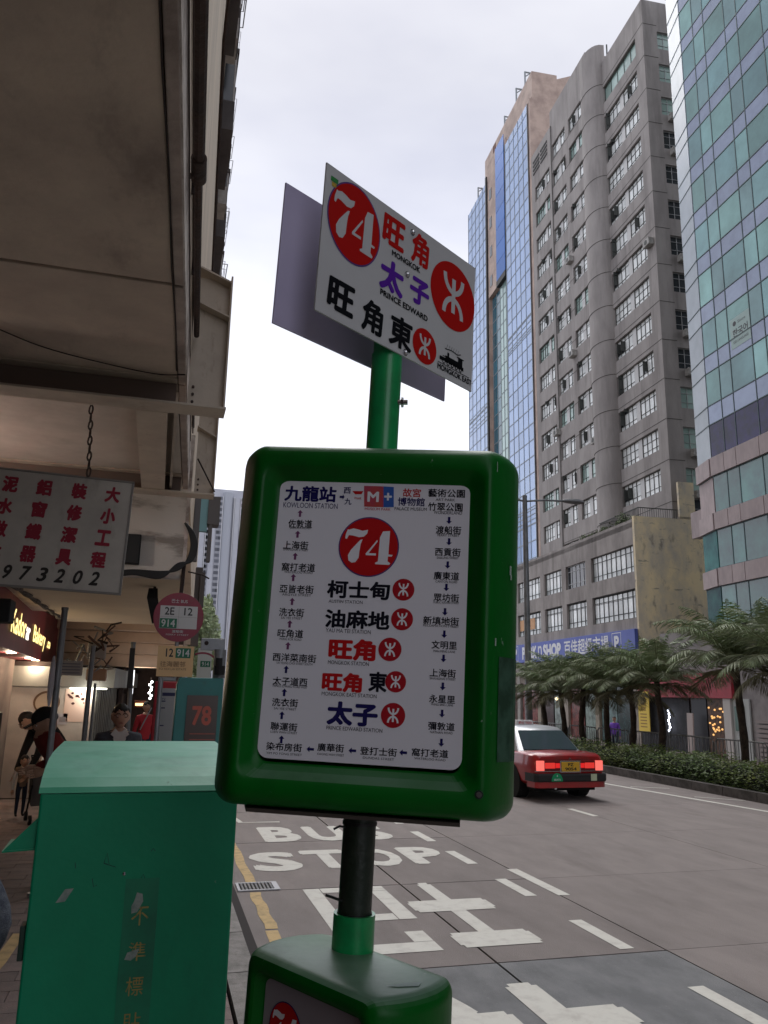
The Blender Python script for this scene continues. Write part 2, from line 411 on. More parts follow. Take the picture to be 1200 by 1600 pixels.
panel_m = M('window panel white', (.56, .56, .55), .5)
def window_mesh(w, h, cols, panel=None, transom=(.26, .76), open_at=None, tone=pane_bright):
    """returns (frame mesh, glass mesh); x is depth, y along, z up; origin at lower left"""
    f = MB(); g_ = MB(); t = .034; d0, d1 = -.05, .02
    f.box(d0, d1, 0, w, 0, t); f.box(d0, d1, 0, w, h - t, h); f.box(d0, d1, 0, t, t, h - t); f.box(d0, d1, w - t, w, t, h - t)
    xs_ = [w * k / cols for k in range(cols + 1)]
    for k in range(1, cols): f.box(d0 + .008, d1 - .002, xs_[k] - t * .35, xs_[k] + t * .35, t, h - t)
    for zz in transom: f.box(d0 + .012, d1 - .004, t, w - t, h * zz - t * .3, h * zz + t * .3)
    zsx = [0] + [h * z for z in transom] + [h]
    for k in range(cols):
        for j in range(len(zsx) - 1):
            if panel and k in panel and j > 0: 
                pass
            if open_at and (k, j) in open_at:
                g_.box(.02, .021, xs_[k], xs_[k + 1], zsx[j], zsx[j + 1], pane_dark)
                a = xs_[k] + .03; f.box(-.05 - .3, -.03, a, a + .02, zsx[j] + .03, zsx[j + 1] - .03)
                continue
            g_.add([(.0, xs_[k] + .01, zsx[j] + .01), (.0, xs_[k + 1] - .01, zsx[j] + .01), (.0, xs_[k + 1] - .01, zsx[j + 1] - .01), (.0, xs_[k] + .01, zsx[j + 1] - .01)], [(0, 1, 2, 3)], tone)
    if panel:
        for k in panel: g_.box(d0 - .01, d1 - .01, xs_[k] + .03, xs_[k + 1] - .03, t, h - t, panel_m)
    return f, g_
_wc = {}
def put_window(parent, key, y, z, depth, rot=0, mats=(None, None), **kw):
    if key not in _wc:
        f, g_ = window_mesh(**kw); _wc[key] = (f.mesh('window', mats[0]), g_.mesh('pane', mats[1]))
    a = link('window', _wc[key][0], parent); a.location = (depth, y, z); a.rotation_euler = (0, 0, rot)
    b = link('pane', _wc[key][1], a)
    return a

# ================================================================== GREY TOWER
S0 = 41.5
tower = thing('office_tower', 'tall grey concrete tower with rounded pier and rows of bright factory windows', 'building', on_street(27, S0, -.6), ANG)
tc_ = M('tower concrete', (.35, .325, .31), .85, (.255, .235, .225), .7, (1, 1, .35), npos=(.38, .66), bump=.25, bscale=8)
tc_side = tc_
grime(tc_, (.14, .125, .12), 1.1, .50, .78, .75, (1, 1, .10), seed=2); grime(tc_, (.42, .39, .37), .8, .58, .8, .4, (1, 1, .3), seed=7)
B_tops = [16.41 + 2.713 * k for k in range(13)]
A3_tops = [16.9 + 2.846 * k for k in range(13)]
A1_tops = [16.3 + 2.76 * k for k in range(13)]
holes = []; wins = []
for k, t in enumerate(B_tops):
    if k < 12: holes.append((42.6, 47.6, t - 1.48, t)); wins.append(('B', 42.6, 5.0, t - 1.48, 1.48, k))
    else: holes.append((42.6, 47.6, t - 1.5, t)); wins.append(('T', 42.6, 5.0, t - 1.5, 1.5, k))
for k, t in enumerate(A3_tops):
    for c, (a, b) in enumerate(((51.15, 54.0), (54.7, 57.5))): holes.append((a, b, t - 1.52, t)); wins.append(('A', a, b - a, t - 1.52, 1.52, k + 3 * c))
for (a, b) in ((51.15, 54.0), (54.7, 57.5)): holes.append((a, b, 13.2, 14.05)); wins.append(('L', a, b - a, 13.2, .85, 0))
for k, t in enumerate(A1_tops): holes.append((58.1, 61.5, t - 1.5, t)); wins.append(('C', 58.1, 3.4, t - 1.5, 1.5, k))
m = MB()
hl = [(a - S0, b - S0, c + .6, d + .6) for a, b, c, d in holes]
wall_with_holes(m, 41.5 - S0, 47.9 - S0, 0, 51.9, [h for h in hl if h[1] < 47.7 - S0], .32)
wall_with_holes(m, 50.4 - S0, 57.75 - S0, 0, 55.4, [h for h in hl if 50.4 - S0 < h[0] < 57.6 - S0], .32)
wall_with_holes(m, 57.75 - S0, 62.25 - S0, 0, 53.9, [h for h in hl if h[0] > 58 - S0], .32)
# roofs, back, ends
sidew = [(1.1, 2.7, t - 1.45, t) for t in [16.24 + 2.71 * k for k in range(13)]] + [(1.1, 2.7, 13.2, 14.7)]
W0, W1 = 0, 14
xs_ = sorted({0, 14, 1.1, 2.7})
def side_wall(mb):
    hs = [(a, b, c + .6, d + .6) for a, b, c, d in sidew]
    t = MB(); wall_with_holes(t, 0, 14, 0, 51.9, hs, .3)
    mb.add([(y, x, z) for x, y, z in t.v], t.f)
side_wall(m)
m.quad((0, 0, 51.9), (14, 0, 51.9), (14, 8.9, 51.9), (0, 8.9, 51.9)); m.quad((0, 8.9, 51.9), (14, 8.9, 51.9), (14, 8.9, 55.4), (0, 8.9, 55.4))
m.box(0.01, 14, 8.95, 16.24, 55.2, 55.39); m.box(0.01, 14, 16.26, 20.7, 53.5, 53.89)
m.quad((0, 16.25, 53.9), (0, 16.25, 55.4), (14, 16.25, 55.4), (14, 16.25, 53.9)); m.quad((0, 20.75, 0), (14, 20.75, 0), (14, 20.75, 53.9), (0, 20.75, 53.9))
m.quad((14, 0, 0), (14, 0, 51.9), (14, 20.75, 51.9), (14, 20.75, 0))
m.build('wall', tc_, tower, fix=False)
# rounded pier
m = MB(); ring = []
for i in range(13):
    t = math.pi * i / 12; ring.append((.25 - 1.15 * math.sin(t) ** .8, 7.65 - 1.55 * math.cos(t) + 0.0))
m.prism([(p[0], p[1]) for p in ring] , 0, 53.6, 'z'); pr = m.build('rounded_pier', tc_, tower, smooth=True, auto=50)
m = MB()
for k in range(18):
    z = 14.0 + 2.713 * k
    if z > 50.8: break
    m.tube([(p[0] - .012, p[1], z + .6) for p in ring], .022, 4); m.box(-.012, .004, .02, 6.15, z + .58, z + .615)
    m.box(-.012, .004, 9.2, 16.2, z + .75, z + .785); m.box(.02, 1.09, -.012, .004, z + .56, z + .595); m.box(2.72, 8, -.012, .004, z + .56, z + .595)
m.build('pour_joint', M('joint dark', (.07, .065, .06), .9), tower)  # thin dark strips along the pour joints
for kind, s, w, z, h, k in wins:
    if kind == 'B':
        v = k % 4
        put_window(tower, 'B%d' % v, s - S0, z + .6, .2, 0, (frame_dark, None), w=w, h=h, cols=9, panel=(4,), transom=(.26, .8) if v != 1 else (.26, .62),
                   open_at={0: [(8, 1), (7, 1)], 1: None, 2: [(8, 1), (8, 2), (7, 2)], 3: [(8, 0), (8, 1), (8, 2), (2, 1)]}[v])
    elif kind == 'T': put_window(tower, 'T', s - S0, z + .6, .2, 0, (frame_dark, None), w=w, h=h, cols=5, transom=(.9,), tone=pane_green)
    elif kind == 'L': put_window(tower, 'L', s - S0, z + .6, .2, 0, (frame_dark, None), w=w, h=h, cols=5, panel=(2,), transom=(.4,))
    else:
        v = (k * 7) % 5; kk = ('A' if kind == 'A' else 'C') + str(v)
        put_window(tower, kk, s - S0, z + .6, .2, 0, (frame_dark, None), w=w, h=h, cols=5 if kind == 'A' else 7, panel=(2,) if kind == 'A' else (2,), transom=(.24, .78),
                   open_at={0: None, 1: [(4, 1)], 2: None, 3: [(0, 1), (4, 2)], 4: [(3, 1)]}[v], tone=pane_bright if v != 2 else pane_green)
for a, b, c, d in sidew:
    v = int(c) % 3
    o = put_window(tower, 'S%d' % v, 1.1, c + .6, .18, 0, (frame_pale, None), w=1.6, h=1.45, cols=3, panel=None, transom=(.3, .72), tone=(pane_dark, pane_dark, pane_green)[v])
    o.location = (1.1, .18, c + .6); o.rotation_euler = (0, 0, 0); o.scale = (1, 1, 1)
    o.matrix_local = Matrix(((0, 1, 0, 1.1), (1, 0, 0, .18), (0, 0, 1, c + .6), (0, 0, 0, 1)))
acg = M('tower air conditioner', (.42, .41, .39), .6, (.25, .24, .22), 5)
am = MB().box(0, .75, -.42, -.02, 0, .48).mesh('air_conditioner', acg); ag = MB().cyl((.37, -.43, .24), (.37, -.421, .24), .18, n=14).mesh('fan_grille', frame_dark)
for k in (0, 1, 3, 4, 6, 9, 10):
    o = link('air_conditioner', am, tower); o.location = (1.5, 0, sidew[k][2] + .6 - .55); link('fan_grille', ag, o)
for s_, k in ((50.9, 2), (54.25, 5), (54.2, 8), (57.75, 3), (42.1, 6)):
    o = link('air_conditioner', am, tower); o.matrix_local = Matrix(((0, 1, 0, 0), (-1, 0, 0, s_ - S0 + .35), (0, 0, 1, 15.6 + 2.8 * k), (0, 0, 0, 1))); link('fan_grille', ag, o)
MB().cyl((-.05, 16.05, 0), (-.05, 16.05, 53.8), .05, n=8).build('waste_pipe', M('waste pipe', (.2, .19, .18), .7), tower); MB().cyl((-.05, 9.35, 0), (-.05, 9.35, 55), .04, n=8).build('waste_pipe', M('waste pipe', (.2, .19, .18), .7), tower)
# louvres near the roof
for r in range(4):
    for q_ in range(2):
        MB().box(-.06, .05, 17.0 + q_ * 1.8, 18.5 + q_ * 1.8, 51.6 + r * .42, 51.78 + r * .42).build('louvre', M('louvre', (.05, .05, .05), .7), tower)
MB().cyl((1, 7, 51.9), (1, 7, 54.6), .06).build('roof_pipe', frame_dark, tower)

# ================================================================== PODIUM BLOCK (grey, with yellow party wall)
pod = thing('podium_block', 'grey low block with wide window bands and stained yellow end wall behind the palms', 'building', on_street(24, 41.3, -.6), ANG)
S1 = 41.3
pc = M('podium render', (.35, .32, .30), .85, (.25, .228, .215), .8, (1, 1, .5), bump=.2, bscale=10)
grime(pc, (.12, .105, .10), 1.4, .50, .78, .8, (1, 1, .12), seed=4)
ph = []
for c, d in ((9.42, 11.06), (6.68, 8.42)):
    for a, b in ((41.35, 46.95), (47.8, 50.95), (51.7, 54.8), (55.65, 60.4), (61.3, 64)): ph.append((a - S1, b - S1, c + .6, d + .6))
m = MB(); wall_with_holes(m, 0, 40, 4.4, 13.02, ph, .28)
m.quad((0, 0, 13.02), (3.0, 0, 13.02), (3.0, 40, 13.02), (0, 40, 13.02)); m.box(0.0, .22, .02, 40, 12.7, 13.2)
m.quad((0, 40, 0), (12, 40, 0), (12, 40, 13), (0, 40, 13)); m.box(0.3, 12, .3, 39.9, 4.2, 4.45)
m.build('wall', pc, pod, fix=False)
ywall = M('old yellow render', (.84, .70, .44), .9, (.55, .50, .41), .8, (1, 1, .6), npos=(.40, .64), bump=.35, bscale=7)
grime(ywall, (.16, .15, .14), 1.5, .56, .70, .8, (1, 1, .5), seed=8); grime(ywall, (.2, .19, .17), 2.2, .60, .66, .7, (.4, 1, 1.4), seed=1)
m = MB(); m.box(0.0, 9.0, -.22, -.004, 0, 13.35); m.box(3.1, 4.15, -.2, -.006, 13.35, 15.7)
m.build('party_wall', ywall, pod)
m = MB(); m.box(3.1, 10, -.2, .2, 13.36, 13.5); m.build('coping', tc_, pod)
gb = [(0, 5), (1, 3), (2, 3), (3, 4)]
for a, b, c, d in ph:
    w = b - a; key = 'P%.1f%.1f' % (w, d - c); cols = {5: 9, 3: 5, 4: 7, 2: 4}[int(w) if int(w) in (5, 3, 4, 2) else 5]
    f = MB(); h = d - c; t = .05
    fm = MB(); fm.box(-.04, .02, 0, w, 0, t); fm.box(-.04, .02, 0, w, h - t, h)
    for k in range(cols + 1): fm.box(-.034, .016, w * k / cols - .025, w * k / cols + .025, t, h - t)
    for zz in (.22, .76): fm.box(-.03, .014, 0, w, h * zz - .02, h * zz + .02)
    white = abs(a - (47.8 - S1)) < .1 and c > 9
    fo = fm.build('window', frame_pale if white else frame_dark, pod); fo.location = (.2, a, c)
    zs2 = [0, .22 * h, .76 * h, h]
    for k in range(cols):
        for j in range(3):
            key = ('pp', round(w / cols, 3), j)
            if key not in _wc:
                _wc[key] = MB().box(0, .008, .02, w / cols - .02, zs2[j] + .015, zs2[j + 1] - .015).mesh('pane', M('podium glass', (.82, .84, .82), .16, (.5, .55, .55), 1.6, npos=(.35, .65), objrand=.35, spec=.7))
            p_ = link('pane', _wc[key], fo); p_.location = (0, w * k / cols, 0)
            if white: p_.data = p_.data.copy(); p_.data.materials[0] = pane_dark
# orange boards behind one lower window
MB().box(.14, .17, 57.2 - S1, 60.3 - S1, 7.75, 8.6).build('blind', M('orange blind', (.62, .36, .2), .8), pod)
# shopfront level
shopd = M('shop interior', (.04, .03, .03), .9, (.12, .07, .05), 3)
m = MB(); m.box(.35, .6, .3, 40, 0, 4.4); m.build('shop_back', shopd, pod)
for a, w, c in ((0.1, .6, (.32, .28, .24)), (5.2, .5, (.30, .26, .20)), (9.8, .7, (.34, .30, .25)), (14.6, .6, (.3, .25, .2)), (18.8, .6, (.33, .31, .28))):
    MB().box(-.05, .35, a, a + w, 0, 4.4).build('column', M('column %.2f' % c[2], c, .8, tuple(x * .7 for x in c), 2), pod)
for a, b, c in ((.8, 3.0, (.02, .05, .05)), (3.1, 5.1, (.16, .25, .24)), (5.8, 7.4, (.25, .32, .28)), (7.6, 9.7, (.2, .05, .04)), (10.6, 12.4, (.3, .36, .33)), (12.6, 14.4, (.06, .03, .03)), (15.3, 18.6, (.22, .06, .05))):
    MB().box(.1, .14, a, b, 0, 3.6).build('shop_window', M('shop glass %.2f%.2f' % (c[0], c[1]), c, .15, tuple(x * .4 for x in c), 2.5), pod)
m = MB(); m.box(-.02, .3, .7, 20, 3.6, 4.4); m.build('shop_fascia', M('fascia brown', (.14, .12, .1), .8, (.2, .17, .14), 1), pod)
for y, z in ((4.2, 2.6), (8.8, 2.8), (11.8, 2.5)): MB().ell((-.02, y, z), (.1, .1, .1)).build('globe_lamp', M('warm lamp', (.9, .7, .4), .5, emit=(1, .75, .4), estr=2.0), pod)
# terrace plants and railing on the podium roof
tp = thing('terrace_railing', 'thin dark railing along the podium roof under the tower', 'railing', on_street(24, 41.4, 12.6), ANG)
m = MB()
for k in range(34): m.box(.5, .53, 0 + k * .15, .02 + k * .15, 0, .75)
for k in range(20): m.box(.5 + k * .15, .52 + k * .15, 0, .03, 0, .75)
m.box(.48, .55, 0, 5.1, .75, .8); m.box(.5, 3.4, -.01, .04, .75, .8); m.build('bar', frame_dark, tp)
leafm = M('roof plant leaf', (.07, .1, .035), .7, island=.5)
for i, (s, n_, hh) in enumerate(((42.0, 40, .5), (43.1, 60, 1.0), (45.2, 70, .6), (46.8, 50, .45), (48.2, 60, .5))):
    sh = thing('terrace_shrub', ['low dark shrub at the corner of the podium roof', 'tall straggly shrub on the podium roof behind the corner', 'rounded shrub spilling over the podium parapet', 'small shrub in the middle of the podium parapet', 'leftmost shrub on the podium parapet beside the rounded pier'][i], 'shrub', on_street(24, s, 12.45, .35), ANG, 'shrubs on the podium roof')
    m = MB()
    for q_ in range(n_ * 5):
        a = random.uniform(0, 6.28); e = random.uniform(-.2, 1); r_ = random.random() ** .5
        c = Vector((.35 * r_ * math.cos(a), .75 * r_ * math.sin(a), hh * (.25 + .75 * abs(e) * random.random())))
        d = Vector((random.gauss(0, 1), random.gauss(0, 1), random.gauss(0, 1))).normalized() * .09; e2 = d.orthogonal().normalized() * .05
        m.add([c - d, c + e2, c + d, c - e2], [(0, 1, 2, 3)])
    m.build('foliage', leafm, sh, fix=False)
    MB().cyl((0, 0, 0), (0, 0, hh * .6), .03, .015, 6).build('stem', M('bark', (.08, .06, .045), .9), sh)

# supermarket signboard
sg = thing('supermarket_sign', 'long blue signboard with white lettering above the podium shops', 'sign', on_street(24, 41.2, 4.6, -.25), ANG)
blue = M('sign blue', (.085, .12, .42), .5, (.11, .15, .46), 1)
wht = M('sign white', (.72, .73, .76), .5)
sb = MB().box(0, .22, 0, 21.5, 0, 1.42).build('board', blue, sg, bevel=.01)
P = Print(Matrix(((0, 0, -1, -.004), (-1, 0, 0, 0), (0, 1, 0, 0), (0, 0, 0, 1))), .006)
# reading direction runs from far (left) to near (right): local x' = -s
def sx(s): return -(s - 41.2)
P.text('PARK', sx(57.45), .71, 3.0, .98, wht, .06); P.text('n', sx(55.35), .68, .72, .92, wht, .0); P.text('SHOP', sx(53.15), .71, 3.2, .98, wht, .06)
P.text('百佳超級市場', sx(47.7), .74, 6.6, 1.05, wht, .02)
for s_ in (60.4, 43.4):
    P.stroke([(sx(s_) - .55, .14), (sx(s_) + .55, .14), (sx(s_) + .55, 1.3), (sx(s_) - .55, 1.3), (sx(s_) - .55, .11)], .06, wht)
    P.text('P', sx(s_), .72, .62, .85, wht, .05)
P.build('lettering', sb)

# ================================================================== BLUE GLASS TOWER
S2 = 62.3
bt = thing('glass_tower', 'slim pink tower clad in pale blue glass with a dark blue strip', 'building', on_street(27, S2, -.6), ANG)
pink = M('pink tile', (.52, .40, .335), .75, (.36, .27, .23), .6, bump=.1, bscale=6)
b_l = M('pale blue glass', (.30, .43, .68), .12, island=.12, spec=.8, metal=.15)
b_g = M('mint glass', (.33, .48, .45), .12, island=.12, spec=.8, metal=.15)
b_d = M('strong blue glass', (.03, .15, .50), .35, objrand=.12, spec=.2)
b_t = M('teal recess glass', (.03, .13, .18), .12, island=.25, spec=.8)
mull = M('mullion grey', (.25, .28, .3), .5)
m = MB(); m.box(0.05, 14, 0, 6.95, 0, 60.6); m.box(0.5, 14, 6.95, 13.0, 0, 61.4); m.box(.05, 12, 13, 20, 0, 60.4)
m.prism([(0.3, .05), (0.3, 14.5), (3, 14.5), (3, .05)], 60.6, 64.0); m.prism([(0, 60.5), (14, 60.5), (14, 64.6), (7.5, 65.6), (1.2, 62.8)], .1, 3.0, 'y')
m.box(.02, .5, 6.95, 7.3, 0, 61.4); m.box(.02, .5, 10.1, 12.9, 45.5, 62.2); m.box(.0, .3, -.02, .35, 0, 60.7)
m.build('wall', pink, bt)
def curtain(name, y0, y1, z0, z1, ny, hz, x, mat, thin=()):
    g_ = MB(); f = MB(); z = z0; zz = [z0]
    while z < z1 - .1:
        z = min(z + hz, z1); zz.append(z)
    for t0, t1, nn in thin:
        for q_ in range(nn): zz.append(t0 + (t1 - t0) * q_ / nn)
    zz = sorted(zz); yy = [y0 + (y1 - y0) * k / ny for k in range(ny + 1)]
    for i in range(len(zz) - 1):
        if zz[i + 1] - zz[i] < .05: continue
        for j in range(ny): g_.box(x, x + .02, yy[j] + .03, yy[j + 1] - .03, zz[i] + .03, zz[i + 1] - .03)
        f.box(x - .03, x + .03, y0, y1, zz[i] - .035, zz[i] + .035)
    for yv in yy: f.box(x - .035, x + .025, yv - .03, yv + .03, z0, z1)
    a = g_.build(name, mat, bt); tag(a, kind='stuff'); b = f.build('mullion', mull, bt)
curtain('glazing', .6, 6.9, .6, 60.5, 5, 1.55, -.08, b_l, ((36, 38.2, 4), (17.6, 19.4, 4)))
curtain('glazing', 7.3, 10.0, .6, 45.4, 3, 1.55, .3, b_g)
curtain('glazing', 10.15, 12.7, .6, 45.4, 2, 1.55, .42, b_t)
curtain('glazing', 13.05, 19.9, .6, 60.3, 5, 1.55, -.05, b_l, ((32, 34, 4), (24, 26, 4)))
bm_ = MB().box(0, .05, 0, 2.66, 0, 1.98).mesh('blue_panel', b_d)
for k in range(8):
    o = link('blue_panel', bm_, bt); o.location = (-.1, 7.32, 46.0 + k * 2.03)
MB().box(-.12, .3, 7.3, 10.0, 45.3, 45.95).build('dark_sill', M('near black', (.02, .02, .02), .6), bt)
for k in range(4): MB().box(-.02, .06, 11.6, 12.3, 46.5 + k * 3.6, 47.8 + k * 3.6).build('window', pane_dark, bt)
MB().box(-.14, .02, 13.0, 13.35, .6, 60.9).build('dark_fin', M('near black', (.02, .02, .02), .6), bt)
m = MB()
for a, b in ((10.0, 62.3), (10.5, 62.35), (8.2, 60.2)): m.box(.0, .02, a, a + .35, b, b + .9)
m.build('opening', M('rust recess', (.12, .04, .03), .9), bt)
for i, (a, z) in enumerate(((2.5, 63.5), (5.0, 63.6), (8.6, 63.0), (12.8, 61.5), (14.6, 60.4), (18, 60.4))):
    dv = MB(); dv.cyl((.6, a, z - .5), (.6, a, z + 2.6), .09, n=6); dv.cyl((.6, a, z + 2.55), (2.5, a, z + 2.6), .09, n=6); dv.cyl((.6, a, z + 2.0), (1.2, a, z + 2.5), .06, n=6)
    dv.build('roof_davit', mull, bt)

# ================================================================== GREEN GLASS BUILDING
S3 = 32.97
gbld = thing('green_glass_block', 'green mirrored office block with pale chamfered corner on the right', 'building', on_street(24, S3, -.6), ANG)
gg = [M('green mirror %d' % k, c, .1, tuple(v * .5 for v in c), .28, npos=(.35, .7), objrand=.24, spec=.9, metal=.35) for k, c in enumerate(((.20, .38, .36), (.22, .41, .40), (.18, .34, .35), (.19, .33, .34)))]  # broad darker noise puts cloud reflections into the glass colour
gv = M('lavender spandrel', (.26, .31, .42), .14, (.22, .26, .36), 1.2, objrand=.08, spec=.8, metal=.3)
gpk = M('pink granite band', (.44, .36, .36), .55, (.36, .295, .295), 3, (1, 1, .4), objrand=.06)
gw = M('pale corner panel', (.40, .46, .52), .3, (.34, .40, .45), .8, objrand=.10, spec=.35)
gteal = M('teal glass', (.07, .25, .23), .1, (.04, .13, .14), 1.1, npos=(.35, .65), objrand=.35, spec=.8)
gpur = M('violet glass', (.03, .022, .12), .25, (.012, .012, .045), 1.4, objrand=.2, spec=.35)
gmul = M('dark green mullion', (.05, .09, .10), .5)
edges = [40.91, 39.04, 38.16, 36.3, 35.33, 33.45, 32.56, 30.66, 29.68, 27.87, 26.89, 25.09, 24.12, 22.28, 21.28, 19.44, 18.52, 16.76, 15.75, 14.01, 13.03, 11.18, 10.29, 8.4, 7.49, 5.6]
up = []
z = 40.91
for k in range(4): up = [z + .95, z + 2.8] + up if False else up; 
edges = [52.1, 50.3, 49.4, 47.45, 46.5, 44.62, 43.7, 41.85] + edges
stops = [0, -1.12, -2.07, -3.77, -4.72, -6.45, -7.4, -9.1, -10.05, -11.8, -12.7]
ch = Vector((2.05, 1.0, 0)).normalized()   # chamfer heads back and inward
# local frame: x inward, y along the street. chamfer end measured on site
ce = Vector((.37, 1.79, 0))
m = MB(); m.add([(0.08, 0, 0), (ce.x + .08, ce.y - .03, 0), (10, ce.y + .5, 0), (10, -75, 0), (.08, -75, 0),
                 (0.08, 0, 52.7), (ce.x + .08, ce.y - .03, 52.7), (10, ce.y + .5, 52.7), (10, -75, 52.7), (.08, -75, 52.7)],
                [(0, 1, 6, 5), (1, 2, 7, 6), (2, 3, 8, 7), (3, 4, 9, 8), (4, 0, 5, 9), (5, 6, 7, 8, 9)])
m.build('core', M('block core', (.1, .12, .12), .8), gbld)
# which band is glass: between edges[i] (upper) and edges[i+1]; odd pairs are spandrels
for i in range(len(edges) - 1):
    z1, z0 = edges[i], edges[i + 1]; hgt = z1 - z0
    span = hgt < 1.25
    low = z1 < 14.2
    proud = .14 if (span and low) else .0
    for j in range(len(stops) - 1):
        a, b = stops[j + 1], stops[j]
        mat_ = (gpk if low else gv) if span else (gteal if z1 < 13.1 else (gpur if 13.9 < z0 < 14.1 else gg[(i * 5 + j * 3) % 4]))
        if not span and z0 > 41: mat_ = gg[0]
        MB().box(-.05 - proud, 0 - proud * .5, a + .02, b - .02, z0 + .6 + .025, z1 + .6 - .025).build('spandrel' if span else 'pane', mat_, gbld)
    # chamfer piece
    nrm = Vector((-ce.y, ce.x, 0)).normalized() * -1; nrm = Vector((-ce.y, ce.x, 0)).normalized()
    p0 = Vector((0, .02, 0)) + ce * .02; p1 = ce * .985
    o0 = nrm * (.06 + proud); mm = MB()
    vs = []
    for zz in (z0 + .625, z1 + .575): vs += [(p0 + o0) + Vector((0, 0, zz)), (p1 + o0) + Vector((0, 0, zz)), p1 + Vector((0, 0, zz)), p0 + Vector((0, 0, zz))]
    mm.add(vs, [(0, 1, 5, 4), (1, 2, 6, 5), (2, 3, 7, 6), (3, 0, 4, 7), (4, 5, 6, 7), (0, 3, 2, 1)])
    mm.build('corner_panel', (gpk if low else gw) if (span or z0 > 11) else gteal, gbld)
    MB().box(-.075, -.0, -12.7, .02, z1 + .575, z1 + .625).build('transom', gmul, gbld)
    mm = MB(); o1 = nrm * .08; vs = []
    for zz in (z1 + .575, z1 + .625): vs += [p0 + o1 + Vector((0, 0, zz)), p1 + o1 + Vector((0, 0, zz)), p1 + Vector((0, 0, zz)), p0 + Vector((0, 0, zz))]
    mm.add(vs, [(0, 1, 5, 4), (1, 2, 6, 5), (2, 3, 7, 6), (3, 0, 4, 7), (4, 5, 6, 7), (0, 3, 2, 1)]); mm.build('transom', gmul, gbld)
m = MB()
for b in stops[1:]: m.box(-.07, 0, b - .022, b + .022, 6.2, 52.6)
m.build('mullion', gmul, gbld)
# low granite return that meets the yellow wall
m = MB(); m.box(.42, .9, 1.8, 2.9, 11.0, 12.4); m.build('granite_return', gpk, gbld)
# Korean school notice in a window
q = Print(Matrix(((0, 0, -1, -.056), (-1, 0, 0, 0), (0, 1, 0, 0), (0, 0, 0, 1))), .004)
q.rect(3.0 - .75, 18.3 + 1.2, 3.0 + .75, 18.3 + 2.75, M('notice film', (.36, .5, .48), .4), 1)
dk = M('notice ink', (.06, .06, .07), .6)
q.text('한국어', 3.0, 18.3 + 1.95, 1.15, .42, dk, .02, 2); q.text('SSEI LANGUAGE', 3.0, 18.3 + 1.5, 1.15, .14, dk, 0, 2); q.disc(2.6, 20.75, .13, dk, 2, 12); q.text('Since', 3.15, 20.75, .6, .15, dk, 0, 2)
q.build('window_notice', gbld)
# street level of this block
dkshop = M('unlit shop', (.012, .014, .016), .85, (.03, .03, .035), 3)
MB().box(-.1, .06, -13, 5.8, 0, 6.15).build('ground_storey', M('ground storey stone', (.27, .25, .24), .7, (.2, .18, .18), 1.5), gbld)
MB().box(-.35, -.12, -.6, 8.0, 2.75, 3.95).build('red_fascia', M('red fascia', (.36, .02, .035), .5, (.28, .015, .03), 1), gbld)
for a, b, mt in ((3.2, 8.0, dkshop), (1.7, 3.0, M('black panel', (.008, .009, .014), .5)), (.25, 1.6, M('warm shop glass', (.12, .06, .03), .6, (.03, .015, .01), 6, npos=(.45, .6))), (-1.6, -.3, M('pale shopfront', (.42, .44, .42), .6)), ):
    MB().box(-.2, -.12, a, b, 0, 2.74).build('shop_window', mt, gbld)
MB().box(-.3, -.11, -.35, .2, 0, 2.74).build('white_pillar', M('white pillar', (.5, .47, .44), .7), gbld)
MB().box(-.24, -.2, -1.25, -.55, 1.3, 2.4).build('green_pane', M('green pane', (.1, .17, .14), .2), gbld)
for k in range(9): MB().box(-.22, -.12, -4.2, -2.0, .1 + k * .2, .24 + k * .2).build('shutter_slat', M('shutter slat', (.26, .22, .21), .7), gbld)
for k in range(22): 
    MB().ell((-.23, random.uniform(.3, 1.55), random.uniform(1.0, 2.3)), (.05, .06, .05), 6, 4).build('shop_lamp', M('orange bead lamp', (.9, .5, .15), .5, emit=(1, .55, .2), estr=.55), gbld)
bn = thing('yellow_banner', 'tall yellow banner with brown print hanging beside the dark shop', 'banner', on_street(24, 39.6, .25, -.5), ANG)
b_ = MB().box(0, .04, 0, 1.15, 0, 2.2).build('cloth', M('banner yellow', (.72, .52, .07), .6), bn)
q = Print(Matrix(((0, 0, -1, -.002), (-1, 0, 0, 0), (0, 1, 0, 0), (0, 0, 0, 1))), .004); br = M('banner print', (.3, .17, .04), .7)
for k in range(3): q.text('商舖招租'[k:k + 2], -.6, 1.85 - .3 * k, .55, .24, br, .02)
for k in range(5): q.rect(-.95, .25 + .17 * k, -.25, .31 + .17 * k, br)
q.build('lettering', b_)
fm_ = thing('festoon_light', 'bright white twisted light column in the dark shop doorway', 'light', on_street(24, 37.7, .1, -.45), ANG)
m = MB()
for k in range(7): m.ell((0.03 * math.sin(k * 2), .05 * math.cos(k * 1.9), .35 + k * .17), (.05, .06, .075), 8, 5)
m.build('lamp', M('cold lamp', (.9, .9, 1), .4, emit=(.8, .85, 1), estr=3.5), fm_)
MB().cyl((0, 0, 0), (0, 0, .35), .03).build('stem', frame_dark, fm_)
bo = thing('leaning_board', 'pale pink board leaning outside the black shop panel', 'board', on_street(24, 35.2, -.6, -.7), ANG)
m = MB(); m.prism([(0, 0), (.5, 0), (.42, 2.0), (-.08, 2.0)], 0, .06, 'x'); m.build('panel', M('pale board', (.42, .36, .34), .8), bo)

